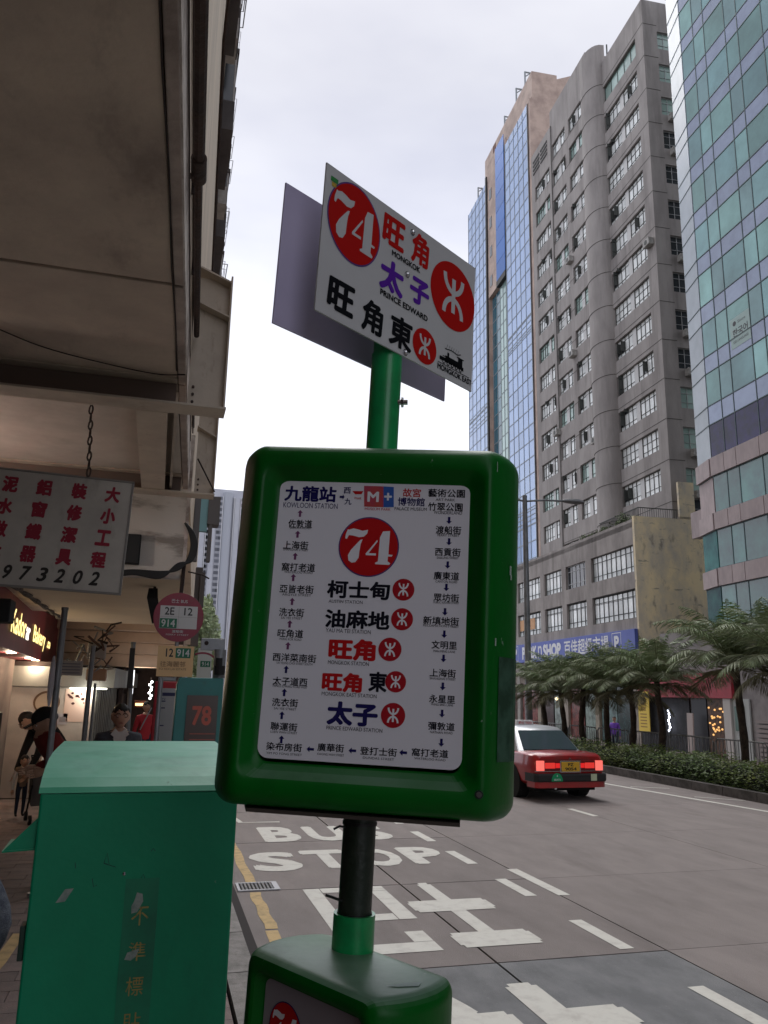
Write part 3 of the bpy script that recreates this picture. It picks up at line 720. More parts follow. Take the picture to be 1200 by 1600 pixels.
# ================================================================== MEDIAN: hedge, railing, palms, lamp
hedge = thing('hedge', 'long clipped leafy green hedge along the central reservation', 'hedge', (13.5, 20, .1)); hedge.scale = (1, 1, .76)
leaf_h = M('hedge leaf', (.075, .13, .028), .55, (.17, .19, .04), .8, npos=(.42, .7), island=.55, spec=.4)
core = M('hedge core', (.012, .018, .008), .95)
m = MB(); rings = []
for k in range(60):
    y = -12 + k * .6
    def W(a): return a + .07 * math.sin(k * 1.9 + a * 9) + random.uniform(-.05, .05)
    rings.append([(W(-.58), y, 0), (W(-.55), y, .45), (W(-.3), y, .66), (W(.3), y, .66), (W(.6), y, .4), (W(.6), y, 0)])
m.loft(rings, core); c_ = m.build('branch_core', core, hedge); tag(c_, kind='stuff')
m = MB()
for q_ in range(30000):
    y = random.uniform(-12, 22) if q_ % 5 else random.uniform(-12, 2)
    t = random.random(); u = random.random()
    bump_ = .10 * math.sin(y * 2.3) + .07 * math.sin(y * 5.1 + 1)
    if t < .5: x, z = -.68 + .09 * random.random() + .12 * (u ** 3), .05 + .72 * u + bump_ * u * .6; x -= .1 * math.sin(u * 3.1) - bump_ * .3
    elif t < .9: x, z = -.55 + 1.15 * u, .74 + bump_ * .6 + random.uniform(-.14, .09)
    else: x, z = random.uniform(-.7, .6), .74 + bump_ + random.uniform(.0, .17)
    s_ = random.uniform(.028, .055)
    d = Vector((random.gauss(-.3, 1), random.gauss(0, 1), random.gauss(.2, .8))).normalized(); e_ = d.orthogonal().normalized()
    c = Vector((x, y, z)); m.add([c - d * s_, c + e_ * s_ * .5, c + d * s_, c - e_ * s_ * .5], [(0, 1, 2, 3)])
lf = m.build('leaves', leaf_h, hedge, fix=False); tag(lf, kind='stuff')

rail_p = M('railing grey', (.34, .35, .35), .5, (.25, .25, .26), 5, metal=.3)
gr_ = thing('guard_railing', 'grey upright-bar pedestrian railing with rounded corners behind the hedge', 'railing', (14.55, 13.0, .1))
m = MB()
for a in (0, 1.92): m.tube([(0, a, 0), (0, a, .9), (0, a + (.08 if a == 0 else -.08), .99), (0, .96, 1.0)], .024, 6)
for k in range(1, 13): m.box(-.008, .008, k * .148 - .008, k * .148 + .008, .16, .99)
m.box(-.015, .015, .02, 1.9, .14, .17); rm = m.mesh('rail_panel', rail_p)
for k in range(10):
    o = link('rail_panel', rm, gr_); o.location = (0, k * 2.02, 0)

trunk_m = M('palm trunk', (.075, .055, .04), .95, (.035, .028, .022), 9, bump=.7, bscale=25)
fr_m = [M('palm leaflet', (.19, .26, .12), .45, (.31, .35, .23), 1.5, island=.35, spec=.5), M('palm leaflet young', (.15, .23, .07), .45, island=.3, spec=.5), M('palm leaflet dry', (.16, .15, .08), .6, island=.35)]
rach = M('palm rachis', (.14, .15, .07), .6)
def frond_mesh(L_, rise, droop, mat, seed):
    rnd = random.Random(seed); m = MB(); n = 15; pts = []
    p = Vector((0, 0, 0)); ang = rise
    for i in range(n + 1):
        pts.append(p.copy()); ang -= droop / n * (0.4 + 1.2 * i / n); p = p + Vector((math.cos(ang), 0, math.sin(ang))) * (L_ / n)
    m.tube(pts, [.014 * (1 - .8 * i / n) for i in range(n + 1)], 4, rach)
    K = 58
    for k in range(3, K):
        t = k / K; i = min(int(t * n), n - 1); f = t * n - i; c = pts[i].lerp(pts[i + 1], f); d = (pts[i + 1] - pts[i]).normalized()
        ll = (.40 * math.sin(math.pi * min(1, .12 + t * .92)) ** .7 + .06) * rnd.uniform(.85, 1.1)
        for s in (-1, 1):
            side = Vector((0, s, 0)); dr = rnd.uniform(-.55, -.1) if t > .3 else rnd.uniform(-.3, .25)
            v = (side * .8 + d * rnd.uniform(.45, .75) + Vector((0, 0, dr))).normalized()
            w_ = (v.cross(d)).normalized() * .0; wd = d * .0105
            mid = c + v * ll * .55 + Vector((0, 0, -.02)); tip = c + v * ll + Vector((0, 0, -.10 * ll - .05 * rnd.random()))
            m.add([c - wd * .6, c + wd * .6, mid + wd, tip, mid - wd], [(0, 1, 2, 3, 4)], mat)
    return m.mesh('frond', None)
FM = [frond_mesh(1.95, 1.25, 1.35, fr_m[0], 1), frond_mesh(1.95, .95, 1.45, fr_m[0], 2), frond_mesh(1.8, .6, 1.5, fr_m[0], 3), frond_mesh(1.5, .05, 1.2, fr_m[2], 4), frond_mesh(1.5, 1.4, .5, fr_m[1], 5)]
def palm(x, y, zc, sc, label, seed):
    rnd = random.Random(seed)
    p = thing('palm_tree', label, 'palm tree', (x, y, .1), rnd.uniform(0, 6), 'small palms along the central reservation')
    m = MB(); pts = [(0.05 * math.sin(k * .7 + seed), .04 * math.cos(k * .9), (zc - .1) * k / 8) for k in range(9)]
    m.tube(pts, [.10 - .003 * k + (.012 if k % 2 else 0) for k in range(9)], 10); m.build('trunk', trunk_m, p)
    top = Vector(pts[-1]); k_ = 0
    for tier, (n, e) in enumerate(((4, 4), (7, 0), (9, 1), (9, 2), (4, 3))):
        for i in range(n):
            me = FM[{0: 4, 1: 0, 2: 1, 3: 2, 4: 3}[tier]] if tier else (FM[4] if i % 2 else FM[0])
            o = link('frond', me, p); o.location = top + Vector((0, 0, -.04 * tier)); o.scale = (sc * rnd.uniform(.85, 1.12),) * 3
            o.rotation_euler = (rnd.uniform(-.2, .2), rnd.uniform(-.18, .12), 2 * math.pi * (i + rnd.uniform(-.3, .3)) / n + tier)
    return p
for i, (y, zc, sc, lab) in enumerate(((28.1, 2.35, .95, 'farthest small palm, half hidden behind the sign box edge'), (26.6, 2.4, .98, 'second farthest small palm, above the taxi roof light'),
        (25.2, 2.45, .95, 'small palm rising behind the middle of the taxi'), (23.65, 2.45, 1.0, 'small palm just right of the taxi, before the lit shops'),
        (22.2, 2.45, .98, 'small palm beside the person in purple'), (20.75, 2.65, 1.0, 'palm with thick crown in front of the yellow banner'),
        (17.35, 3.05, 1.12, 'tall palm with widest crown right of the red shop fascia'), (15.7, 2.95, 1.15, 'nearest palm, cut off by the right edge of the photo'))):
    palm(14.1, y, zc, sc, lab, i + 3)

lp = thing('street_lamp', 'tall grey twin-arm street lamp rising from the central reservation', 'street lamp', (14.35, 29.9, .1))
galv = M('galvanised', (.28, .29, .31), .5, (.2, .21, .22), 3, metal=.4)
MB().cyl((0, 0, 0), (0, 0, 10.25), .15, .10, 12).build('pole', galv, lp, smooth=True, auto=40)
for s in (1, -1):
    MB().tube([(0, 0, 10.0), (s * .9, 0, 10.12), (s * 1.8, 0, 10.16)], .045, 8).build('arm', galv, lp)
    h = MB(); h.loft([[(s * x, y * w, 10.16 + z * hh) for y, z in ((-1, 0), (-.7, .8), (0, 1), (.7, .8), (1, 0), (.6, -.5), (0, -.7), (-.6, -.5))] for x, w, hh in ((1.75, .06, .06), (1.95, .15, .12), (2.5, .17, .15), (2.75, .10, .08))])
    h.build('lantern', M('lantern shell', (.17, .17, .18), .4), lp, smooth=True, auto=60)

# ================================================================== TAXI
tx = thing('taxi', 'red taxi with silver roof driving away with its brake lights on', 'taxi', (8.45, 15.72, 0), R(1.5))
red = M('taxi red', (.42, .012, .014), .3, (.30, .01, .012), 1.2, coat=.6)
silver = M('taxi silver', (.52, .54, .57), .32, metal=.5)
def body_ring(y, hw, zt, zb=.3, edge=.06):
    return [(-hw + .12, y, zb), (-hw + .03, y, zb + .07), (-hw, y, .55), (-hw + .01, y, .74), (-hw + .035, y, zt - edge), (-hw + .10, y, zt - .012), (0, y, zt + .012),
            (hw - .10, y, zt - .012), (hw - .035, y, zt - edge), (hw - .01, y, .74), (hw, y, .55), (hw - .03, y, zb + .07), (hw - .12, y, zb)]
st = [(0.0, .76, .90, .40), (.05, .805, .945, .34), (.18, .835, .965, .31), (.6, .85, .975, .30), (1.2, .85, .955, .28), (3.2, .85, .95, .28), (3.6, .85, .93, .28), (4.3, .83, .86, .3), (4.55, .80, .82, .34), (4.62, .74, .76, .4)]
m = MB(); m.loft([body_ring(y, w, t, b) for y, w, t, b in st]); m.build('body', red, tx, smooth=True, auto=38)
# roof, pillars (silver) and glass
gb_ = [(.80, .73, .965), (3.38, .73, .945)]
rt = [(1.42, .575, 1.405), (2.75, .575, 1.41)]
m = MB()
def gring(z, y0, y1, hw, r=.1): return [(-hw, y0 + r, z), (-hw + r * .8, y0, z), (hw - r * .8, y0, z), (hw, y0 + r, z), (hw, y1 - r, z), (hw - r, y1, z), (-hw + r, y1, z), (-hw, y1 - r, z)]
m.loft([gring(.95, .78, 3.4, .755), gring(1.36, 1.30, 2.9, .62), gring(1.425, 1.42, 2.78, .57), gring(1.455, 1.6, 2.55, .42)]); m.build('roof', silver, tx, smooth=True, auto=35)
def lerp(a, b, t): return tuple(a[i] + (b[i] - a[i]) * t for i in range(3))
grime(red, (.16, .05, .045), 5, .52, .75, .5, (1, 1, .5), seed=3)
rg = M('taxi rear glass', (.035, .055, .06), .06, spec=.9)
A, B_, C_, D = (-.655, .80, .975), (.655, .80, .975), (.545, 1.29, 1.355), (-.545, 1.29, 1.355)
m = MB(); off = Vector((0, -.022, .012)); m.add([Vector(p) + off for p in (A, B_, C_, D)], [(0, 1, 2, 3)]); m.add([Vector(p) + off * .2 for p in (A, B_, C_, D)], [(0, 1, 2, 3)]); m.build('rear_window', rg, tx)
m = MB(); fwd = [(-.655, 3.37, .97), (.655, 3.37, .97), (.53, 2.93, 1.35), (-.53, 2.93, 1.35)]; m.add([Vector(p) + Vector((0, .02, .01)) for p in fwd], [(0, 1, 2, 3)]); m.build('windscreen', rg, tx)
for s in (-1, 1):
    for y0, y1, y2, y3 in ((1.2, 2.05, 2.05, 1.5), (2.12, 3.12, 2.78, 2.12)):
        m = MB(); m.add([(s * .763, y0, .99), (s * .763, y1, .99), (s * .642, y2, 1.345), (s * .642, y3, 1.345)], [(0, 1, 2, 3)]); m.build('side_window', rg, tx)
    m = MB(); m.box(s * .85 - .02, s * .85 + .02, 1.35, 3.3, .60, .63); m.build('side_trim', M('black rubber', (.015, .015, .016), .6), tx)
    m = MB(); m.box(*sorted((s * .78, s * .95)), 3.02, 3.12, .97, 1.07); m.build('wing_mirror', M('black rubber', (.015, .015, .016), .6), tx)
rub = MATS['black rubber']; chrome = M('chrome', (.6, .6, .62), .18, metal=1)
m = MB(); m.loft([[(x, y + dy, z) for x, y in ((-.86, .35), (-.85, -.02), (-.78, -.10), (.78, -.10), (.85, -.02), (.86, .35), (.8, .35), (-.8, .35))] for z, dy in ((.40, 0.02), (.43, 0), (.53, 0), (.56, .02))]); m.build('bumper', rub, tx)
m = MB(); m.loft([[(x, y, z) for x, y in ((-.84, .3), (-.82, .0), (-.76, -.05), (.76, -.05), (.82, .0), (.84, .3))] for z in (.28, .395)]); m.build('valance', red, tx)
m = MB(); m.box(-.70, .70, -.006, .004, .835, .839); m.box(-.745, -.741, .02, .78, .962, .9665); m.box(.741, .745, .02, .78, .962, .9665); m.box(-.852, -.846, 2.07, 2.075, .4, .95); m.build('panel_gap', rub, tx)
m = MB(); m.box(-.80, .80, -.012, .0, .60, .615); m.build('trim_strip', chrome, tx)
m = MB(); m.box(-.74, .74, -.012, .012, .61, .80); m.build('tail_panel', M('tail panel', (.16, .008, .01), .3), tx)
lit = M('brake lamp lit', (.9, .1, .08), .3, emit=(1, .20, .16), estr=.5); dim = M('tail lamp', (.5, .02, .02), .3, emit=(1, .02, .02), estr=.35)
for s in (-1, 1):
    m = MB(); m.box(*sorted((s * .60, s * .775)), -.03, .02, .615, .815); m.build('tail_lamp', lit, tx, bevel=.01)
    m = MB(); m.box(*sorted((s * .35, s * .58)), -.022, .012, .66, .775); m.build('brake_lamp', M('brake lamp', (.8, .04, .03), .3, emit=(1, .05, .04), estr=.3), tx, bevel=.008)
    m = MB(); m.box(*sorted((s * .24, s * .34)), -.018, .012, .67, .765); m.build('reversing_lamp', dim, tx)
pl = MB().box(-.21, .21, -.045, -.03, .60, .79).build('number_plate', M('plate yellow', (.72, .42, .03), .4), tx, bevel=.005)
MB().box(-.24, .24, -.03, -.01, .58, .82).build('plate_surround', chrome, tx)
q = Print(Matrix(((1, 0, 0, 0), (0, 0, -1, -.046), (0, 1, 0, .695), (0, 0, 0, 1))), .002); bk_ = M('plate black', (.01, .01, .01), .5)
q.text('PZ', 0, .042, .13, .062, bk_, .03); q.text('9054', 0, -.043, .27, .062, bk_, .03); q.build('lettering', pl)
st_ = MB(); st_.prism([(-.36 + .13 * math.cos(math.pi * k / 14), .415 + .165 * math.sin(math.pi * k / 14)) for k in range(15)], -.112, -.108, 'y'); st_ = st_.build('seat_badge', M('badge green', (.0, .32, .12), .4), tx)
q = Print(Matrix(((1, 0, 0, -.36), (0, 0, -1, -.113), (0, 1, 0, .48), (0, 0, 0, 1))), .002); q.text('4', 0, .045, .03, .045, wht, .03); q.text('SEATS', 0, -.03, .15, .035, wht, .02); q.build('lettering', st_)
MB().box(.43, .57, -.112, -.108, .42, .555).build('sticker', M('pale green sticker', (.55, .62, .42), .5), tx)
m = MB(); m.add([(0, -.02, .885), (-.022, -.02, .845), (.022, -.02, .845)], [(0, 1, 2)]); m.box(-.05, .05, -.018, -.01, .842, .848); m.build('emblem', chrome, tx)
rs = MB(); rs.loft([[(x * w, y, z) for x, y in ((-.22, 2.0), (.22, 2.0), (.22, 2.14), (-.22, 2.14))] for z, w in ((1.45, 1), (1.56, .9))]); rs = rs.build('roof_sign', M('roof sign white', (.72, .70, .70), .4), tx, bevel=.01)
q = Print(Matrix(((1, 0, 0, 0), (0, 0, -1, 1.995), (0, 1, 0, 1.505), (0, 0, 0, 1))), .003); q.text('的士 TAXI', 0, 0, .33, .065, M('sign red', (.55, .03, .03), .5), .02); q.build('lettering', rs)
for s in (-1, 1):
    for y in (.98, 3.65):
        w_ = MB(); w_.cyl((s * .64, y, .31), (s * .83, y, .31), .31, n=28); w_ = w_.build('wheel', rub, tx, bevel=.02)
        MB().cyl((s * .825, y, .31), (s * .838, y, .31), .19, n=20).build('hubcap', chrome, w_)
        m = MB(); m.cyl((s * .60, y, .33), (s * .858, y, .33), .36, n=28); m.build('wheel_arch', M('arch black', (.006, .006, .006), .9), tx)
m = MB(); m.box(.78, .84, .66, .70, .16, .34); m.box(-.84, -.78, .66, .70, .16, .34); m.build('mud_flap', rub, tx)
m = MB(); m.cyl((-.35, -.02, .27), (-.35, .3, .27), .03, n=8); m.build('exhaust', chrome, tx)
MB().box(-.7, .7, .2, 4.3, .2, .34).build('underbody', M('arch black', (.006, .006, .006), .9), tx)
MB().box(-.12, .12, 1.0, 1.1, 1.0, 1.06).build('high_brake_lamp', lit, tx)

# ================================================================== PEOPLE
skin_m = M('skin', (.50, .30, .21), .55, (.43, .25, .17), 12); hair_m = M('hair', (.012, .01, .009), .5, bump=.5, bscale=80)
def make_person(label, loc, rz, J, E_, rad, matfor, group=None, head=None, hr=.1, look=0., hair='short', scale=1., cap=None):
    """J joints, E_ bones, rad radii; matfor: bone index -> material; head: centre of the head"""
    me = bpy.data.meshes.new('body'); me.from_pydata([Vector(p) for p in J], E_, [])
    o = bpy.data.objects.new('body_tmp', me); COL.objects.link(o)
    sk = o.modifiers.new('s', 'SKIN'); ss = o.modifiers.new('b', 'SUBSURF'); ss.levels = 1; ss.render_levels = 1
    for i, r_ in enumerate(rad):
        me.skin_vertices[0].data[i].radius = r_ if isinstance(r_, tuple) else (r_, r_)
    me.skin_vertices[0].data[0].use_root = True
    bpy.context.view_layer.update()
    ev = bpy.data.meshes.new_from_object(o.evaluated_get(bpy.context.evaluated_depsgraph_get())); bpy.data.objects.remove(o)
    mats = []
    for q_ in matfor:
        if q_ not in mats: mats.append(q_)
    if skin_m not in mats: mats.append(skin_m)
    ev.materials.clear()
    for q_ in mats: ev.materials.append(q_)
    for p in ev.polygons:
        c = p.center; best = (9, 0)
        for k, (a, b) in enumerate(E_):
            A_, Bv = Vector(J[a]), Vector(J[b]); t = max(0, min(1, (c - A_).dot(Bv - A_) / max((Bv - A_).length_squared, 1e-9))); d = (c - A_.lerp(Bv, t)).length / (.5 * ((rad[a][0] if isinstance(rad[a], tuple) else rad[a]) + (rad[b][0] if isinstance(rad[b], tuple) else rad[b])))
            if d < best[0]: best = (d, k)
        p.material_index = mats.index(matfor[best[1]]); p.use_smooth = True
    root = thing('person', label, 'person', loc, rz, group); root.scale = (scale,) * 3
    # head island joined into the same body mesh
    hb = MB(); hc = Vector(head)
    Rl = Matrix.Rotation(look, 4, 'X')
    def hf(d, p):
        if d.y < -.3 and d.z < -.2: p = p * .96
        if d.y < -.9 and -.35 < d.z < .12: p = p + Vector((0, -.022, 0))
        if abs(d.x) > .93 and abs(d.z) < .35 and d.y > -.3: p = p + Vector((.018 if d.x > 0 else -.018, .01, 0))
        if d.z < -.5: p.x *= .82
        return (Rl @ p)
    hb.ell((0, 0, 0), (hr * .78, hr * .92, hr * 1.18), 20, 14, skin_m, hf)
    import bmesh as _b
    bm = _b.new(); bm.from_mesh(ev); hm = hb.mesh('h', skin_m, True)
    for v in hm.vertices: v.co += hc
    for w_, e_ in ((7, 6), (10, 9)):      # hands: palm, four fingers and a thumb leaving the side of the palm
        hb2 = MB(); W_ = Vector(J[w_]); dd = (W_ - Vector(J[e_])).normalized(); sd = dd.cross(Vector((0, 1, .2))).normalized(); nn = dd.cross(sd)
        hb2.loft([[W_ + dd * a + sd * (b * x) + nn * (c * y) for x, y in ((-1, -1), (1, -1), (1, 1), (-1, 1))] for a, b, c in ((-.01, .022, .016), (.04, .038, .014), (.09, .04, .012))])
        for k in range(4):
            p0 = W_ + dd * .085 + sd * (-.03 + .02 * k); l_ = (.062, .072, .068, .052)[k]
            hb2.tube([p0, p0 + dd * l_ * .55 + nn * .006, p0 + dd * l_ + nn * .024], [.0088, .008, .0062], 6)
        p0 = W_ + dd * .03 - sd * .032; hb2.tube([p0, p0 + dd * .03 - sd * .02, p0 + dd * .058 - sd * .024 + nn * .012], [.011, .0095, .007], 6)
        h2 = hb2.mesh('h2', skin_m, True); n1 = len(bm.faces); bm.from_mesh(h2); bm.faces.ensure_lookup_table()
        for f in bm.faces[n1:]: f.material_index = mats.index(skin_m); f.smooth = True
    n0 = len(bm.faces); bm.from_mesh(hm); bm.faces.ensure_lookup_table()
    for f in bm.faces[n0:]: f.material_index = mats.index(skin_m); f.smooth = True
    bm.to_mesh(ev); bm.free(); ev.update()
    link('body', ev, root)
    # face
    fm = MB(); wm = M('eye white', (.6, .6, .58), .4); bmk = M('pupil', (.01, .008, .008), .3); lipm = M('lips', (.36, .12, .1), .5)
    for s in (-1, 1):
        e = MB(); e.ell(hc + Rl @ Vector((s * hr * .3, -hr * .84, hr * .08)), (hr * .13, hr * .06, hr * .07), 8, 6, wm); e.ell(hc + Rl @ Vector((s * hr * .3, -hr * .885, hr * .08)), (hr * .06, hr * .04, hr * .06), 8, 6, bmk)
        e.build('eye', wm, root, smooth=True)
        e = MB(); e.box(-hr * .17, hr * .17, -.006, .006, -.004, .006, None, Matrix.Translation(hc + Rl @ Vector((s * hr * .31, -hr * .86, hr * .27)))); e.build('eyebrow', hair_m, root)
    e = MB(); e.ell(hc + Rl @ Vector((0, -hr * .80, -hr * .62)), (hr * .26, hr * .08, hr * .055), 10, 6); e.build('mouth', lipm, root, smooth=True)
    def hhf(d, p):
        if d.y < -.15 and d.z < .42 - .1 * math.sin(d.x * 6): p = p * .80
        if d.z < -.25 and hair == 'short': p = p * .80
        return Rl @ (p * (1 + .03 * math.sin(d.x * 17 + d.z * 11)))
    e = MB(); e.ell(hc + Vector((0, hr * .03, hr * .08)), (hr * .90, hr * 1.04, hr * 1.22), 26, 18, fn=hhf)
    if hair == 'long': e.ell(hc + Rl @ Vector((0, hr * .7, -hr * .7)), (hr * .7, hr * .45, hr * 1.3), 12, 8)
    e.build('hair', hair_m, root, smooth=True)
    if cap:
        e = MB(); e.ell(hc + Rl @ Vector((0, hr * .02, hr * .32)), (hr * .92, hr * 1.06, hr * .98), 18, 10, fn=lambda d, p: Rl @ (p if d.z > 0 else Vector((p.x, p.y, 0)))); e.prism([(-hr * .55, -hr * .8), (-hr * .45, -hr * 1.7), (hr * .45, -hr * 1.7), (hr * .55, -hr * .8)], hr * .28, hr * .36, 'z', None, Matrix.Translation(hc) @ Rl)
        e.build('cap', cap, root, smooth=True, auto=50)
    return root
def standing(sh=(.0, .0), arms=((-.26, .02, .80), (.26, .02, .80)), elb=((-.26, .04, 1.1), (.26, .04, 1.1)), legs=((-.1, 0, .0), (.1, 0, .0)), lean=0., hgt=1.0):
    L_ = lean
    J = [(0, 0, .95), (0, -.3 * L_, 1.18), (0, -.62 * L_, 1.40 - .2 * L_), (0, -.75 * L_, 1.50 - .32 * L_), (0, -.8 * L_, 1.57 - .36 * L_),
         (-.195, -.6 * L_, 1.42 - .22 * L_), elb[0], arms[0], (.195, -.6 * L_, 1.42 - .22 * L_), elb[1], arms[1],
         (-.1, 0, .90), (legs[0][0], -.02, .50), (legs[0][0], .02, .08), (legs[0][0], -.14, .04),
         (.1, 0, .90), (legs[1][0], -.02, .50), (legs[1][0], .02, .08), (legs[1][0], -.14, .04)]
    for a in (7, 10): pass
    E_ = [(0, 1), (1, 2), (2, 3), (3, 4), (2, 5), (5, 6), (6, 7), (2, 8), (8, 9), (9, 10), (0, 11), (11, 12), (12, 13), (13, 14), (0, 15), (15, 16), (16, 17), (17, 18)]
    rad = [(.15, .11), (.145, .105), (.15, .10), .075, .066, .088, .056, .036, .088, .056, .036, .09, .065, .045, .04, .09, .065, .045, .04]
    return J, E_, rad
def dress(top, bot, shoe, sleeve=None):
    sleeve = sleeve or top
    return [top, top, skin_m, skin_m, top, sleeve, sleeve, top, sleeve, sleeve, bot, bot, bot, shoe, bot, bot, bot, shoe]
black_c = M('black cloth', (.008, .008, .009), .9); greyblue = M('grey blue knit', (.07, .078, .095), .95, (.055, .06, .075), 20, bump=.4, bscale=120)
redc = M('red jacket', (.20, .022, .018), .9); tanc = M('tan cloth', (.20, .135, .09), .9); navyc = M('navy cloth', (.012, .018, .04), .9); whitec = M('white cloth', (.55, .54, .52), .8)
J, E_, rad = standing(); 
man = make_person('man in glasses and grey-blue cardigan over a white shirt, standing behind the green cabinet', (-.38, 10.0, .13), R(8), J, E_, rad, dress(greyblue, navyc, black_c), head=(0, -.03, 1.665), hr=.115, scale=1.01)
m = MB(); m.prism([(-.055, 1.50), (-.07, 1.42), (0, 1.27), (.07, 1.42), (.055, 1.50)], -.125, -.09, 'y'); m.build('shirt_front', whitec, man)
for s in (-1, 1):
    m = MB(); m.prism([(s * .01, 1.40), (s * .10, 1.47), (s * .055, 1.535), (s * .02, 1.50)], -.130, -.09, 'y'); m.build('collar', whitec, man)
m = MB()
for s in (-1, 1):
    m.tube([(s * .037 + .029 * math.cos(t * .6283), -.142, 1.676 + .021 * math.sin(t * .6283)) for t in range(11)], .0028, 4)
    m.tube([(s * .066, -.142, 1.68), (s * .09, .0, 1.68)], .003, 4)
m.tube([(-.008, -.142, 1.68), (.008, -.142, 1.68)], .003, 4); m.build('glasses', black_c, man)
J, E_, rad = standing(arms=((-.2, -.25, 1.05), (.2, -.25, 1.05)), elb=((-.27, .0, 1.12), (.27, .0, 1.12)), lean=.35)
rp = make_person('person in red jacket and dark cap looking down, left of the man in glasses', (-.88, 9.6, .13), R(-70), J, E_, rad, dress(redc, navyc, black_c), head=(0, -.24, 1.50), hr=.115, look=.5, cap=black_c, scale=1.09)
J, E_, rad = standing(arms=((-.12, -.62, .62), (.14, -.55, .62)), elb=((-.22, -.50, .88), (.24, -.46, .88)), lean=.62)
make_person('woman in black bending down toward a toddler at the shop front', (-1.40, 14.5, .13), R(-62), J, E_, rad, dress(black_c, black_c, whitec), head=(0, -.58, 1.34), hr=.12, look=.75, hair='long', scale=1.08)
J, E_, rad = standing()
make_person('toddler in tan top and dark trousers standing before the bakery', (-1.93, 14.25, .13), R(20), J, E_, rad, dress(tanc, navyc, black_c, whitec), head=(0, -.02, 1.66), hr=.16, scale=.5)
J, E_, rad = standing(arms=((-.2, -.3, 1.0), (.2, -.3, 1.0)))
make_person('child in white top standing behind the bending woman', (-2.02, 15.8, .13), R(10), J, E_, rad, dress(whitec, tanc, black_c), head=(0, -.02, 1.68), hr=.13, scale=.72)
make_person('far person in bright red top at the dark end of the arcade', (-.2, 20.0, .13), R(30), *standing(), dress(M('bright red cloth', (.4, .02, .03), .8), navyc, black_c), head=(0, -.02, 1.68), hr=.11, scale=.93)
make_person('person in violet top walking beyond the palms on the far pavement', (22.6, 37.2, -.6), R(-60), *standing(), dress(M('violet cloth', (.16, .06, .42), .8), navyc, black_c), head=(0, -.02, 1.68), hr=.11, scale=.96)
# person at the left edge, only a sleeve in view
dn = M('pale blue knit', (.22, .25, .31), .95, (.12, .14, .2), 40, npos=(.4, .6), bump=.8, bscale=260)
J, E_, rad = standing(elb=((-.30, .02, 1.2), (.31, -.05, 1.27)), arms=((-.2, -.3, 1.2), (.20, -.3, 1.08)))
make_person('person at the left photo edge with only a pale blue-grey knitted sleeve showing', (-.735, 3.05, .13), R(0), J, E_, rad, dress(dn, navyc, black_c), head=(0, -.02, 1.69), hr=.11)
# stroller
so = thing('pushchair', 'small black pushchair half hidden behind the green cabinet', 'pushchair', (-1.55, 13.6, .13), R(15))
for y in (-.2, .25):
    for s in (-.16, .16): 
        w_ = MB().cyl((s - .02, y, .07), (s + .02, y, .07), .07, n=14).build('wheel', black_c, so); MB().cyl((s - .022, y, .07), (s + .022, y, .07), .03, n=8).build('hub', chrome, w_)
MB().tube([(-.16, .25, .1), (-.16, -.1, .55), (-.16, .3, .95), (.16, .3, .95), (.16, -.1, .55), (.16, .25, .1)], .014, 6).build('frame', black_c, so)
m = MB(); m.prism([(-.1, .25), (.25, .3), (.33, .8), (.2, .78)], -.15, .15, 'x'); m.build('seat', M('grey canvas', (.04, .04, .045), .9), so)

# ================================================================== LEFT: TENEMENT OVER THE ARCADE
def FX(y): return -.17 + .04 * y
tb = thing('tenement_block', 'old beige tenement block carried over the pavement on the left', 'building', (0, 0, 0))
soff = M('soffit concrete', (.62, .50, .40), .9, (.46, .365, .30), 1.9, npos=(.35, .65), bump=.25, bscale=12)
soff2 = M('pale soffit', (.52, .46, .40), .85, (.42, .37, .32), 1.6, bump=.1, bscale=10)
lip = M('worn plaster lip', (.66, .59, .55), .9, (.34, .28, .25), 7, (1, .5, 1), npos=(.42, .6), bump=.5, bscale=30)
beige = M('beige render', (.62, .50, .38), .85, (.53, .425, .32), .9, bump=.15, bscale=12)
rust = M('rusty brown pipe', (.075, .045, .035), .8, (.05, .035, .03), 8, bump=.4, bscale=40)
steel = M('beige steel', (.50, .42, .335), .6, (.40, .33, .265), 2.5, bump=.1, bscale=20)
dline = M('dark seam', (.03, .02, .018), .9)
for a, b, mt in ((-40, -3.02, soff), (-3, .7, soff), (.715, 3.655, soff), (3.68, 4.98, soff), (5.0, 7.79, soff2)):
    m = MB(); m.prism([(-6, a), (FX(a) - .052, a), (FX(b) - .052, b), (-6, b)], 4.05, 4.3); m.build('soffit_panel', mt, tb, bevel=.006)
    m = MB(); m.prism([(FX(a) - .046, a), (FX(a) - .001, a), (FX(b) - .001, b), (FX(b) - .046, b)], 4.044, 4.3); m.build('edge_beam', M('edge beam', (.46, .37, .325), .9, (.3, .24, .21), 3, bump=.3, bscale=30), tb, bevel=.004)
m = MB(); m.tube([(FX(y) - .05 + .004 * math.sin(y * 5), y, 4.043) for y in [k * .25 for k in range(-8, 20)]], .0035, 4); m.build('crack', dline, tb)
m = MB(); m.prism([(FX(-3) - .03, -3), (FX(-3) + .006, -3), (FX(7.8) + .006, 7.8), (FX(7.8) - .03, 7.8)], 4.06, 4.37); m.build('plaster_lip', lip, tb)
m = MB(); m.tube([(FX(y) + .008, y, 4.30 + .006 * math.sin(y * 7)) for y in [k * .2 for k in range(0, 36)]], .005, 4); m.build('flaked_seam', M('flaked plaster', (.07, .055, .05), .95), tb)
m = MB(); m.prism([(-6, -40), (FX(-40), -40), (FX(46), 46), (-6, 46)], 4.38, 36); m.build('facade', beige, tb)
m = MB(); m.prism([(-6, -40), (FX(-40), -40), (FX(-40), -39.8), (-6, -39.8)], 0.1, 4.04); m.build('end_wall', beige, tb)
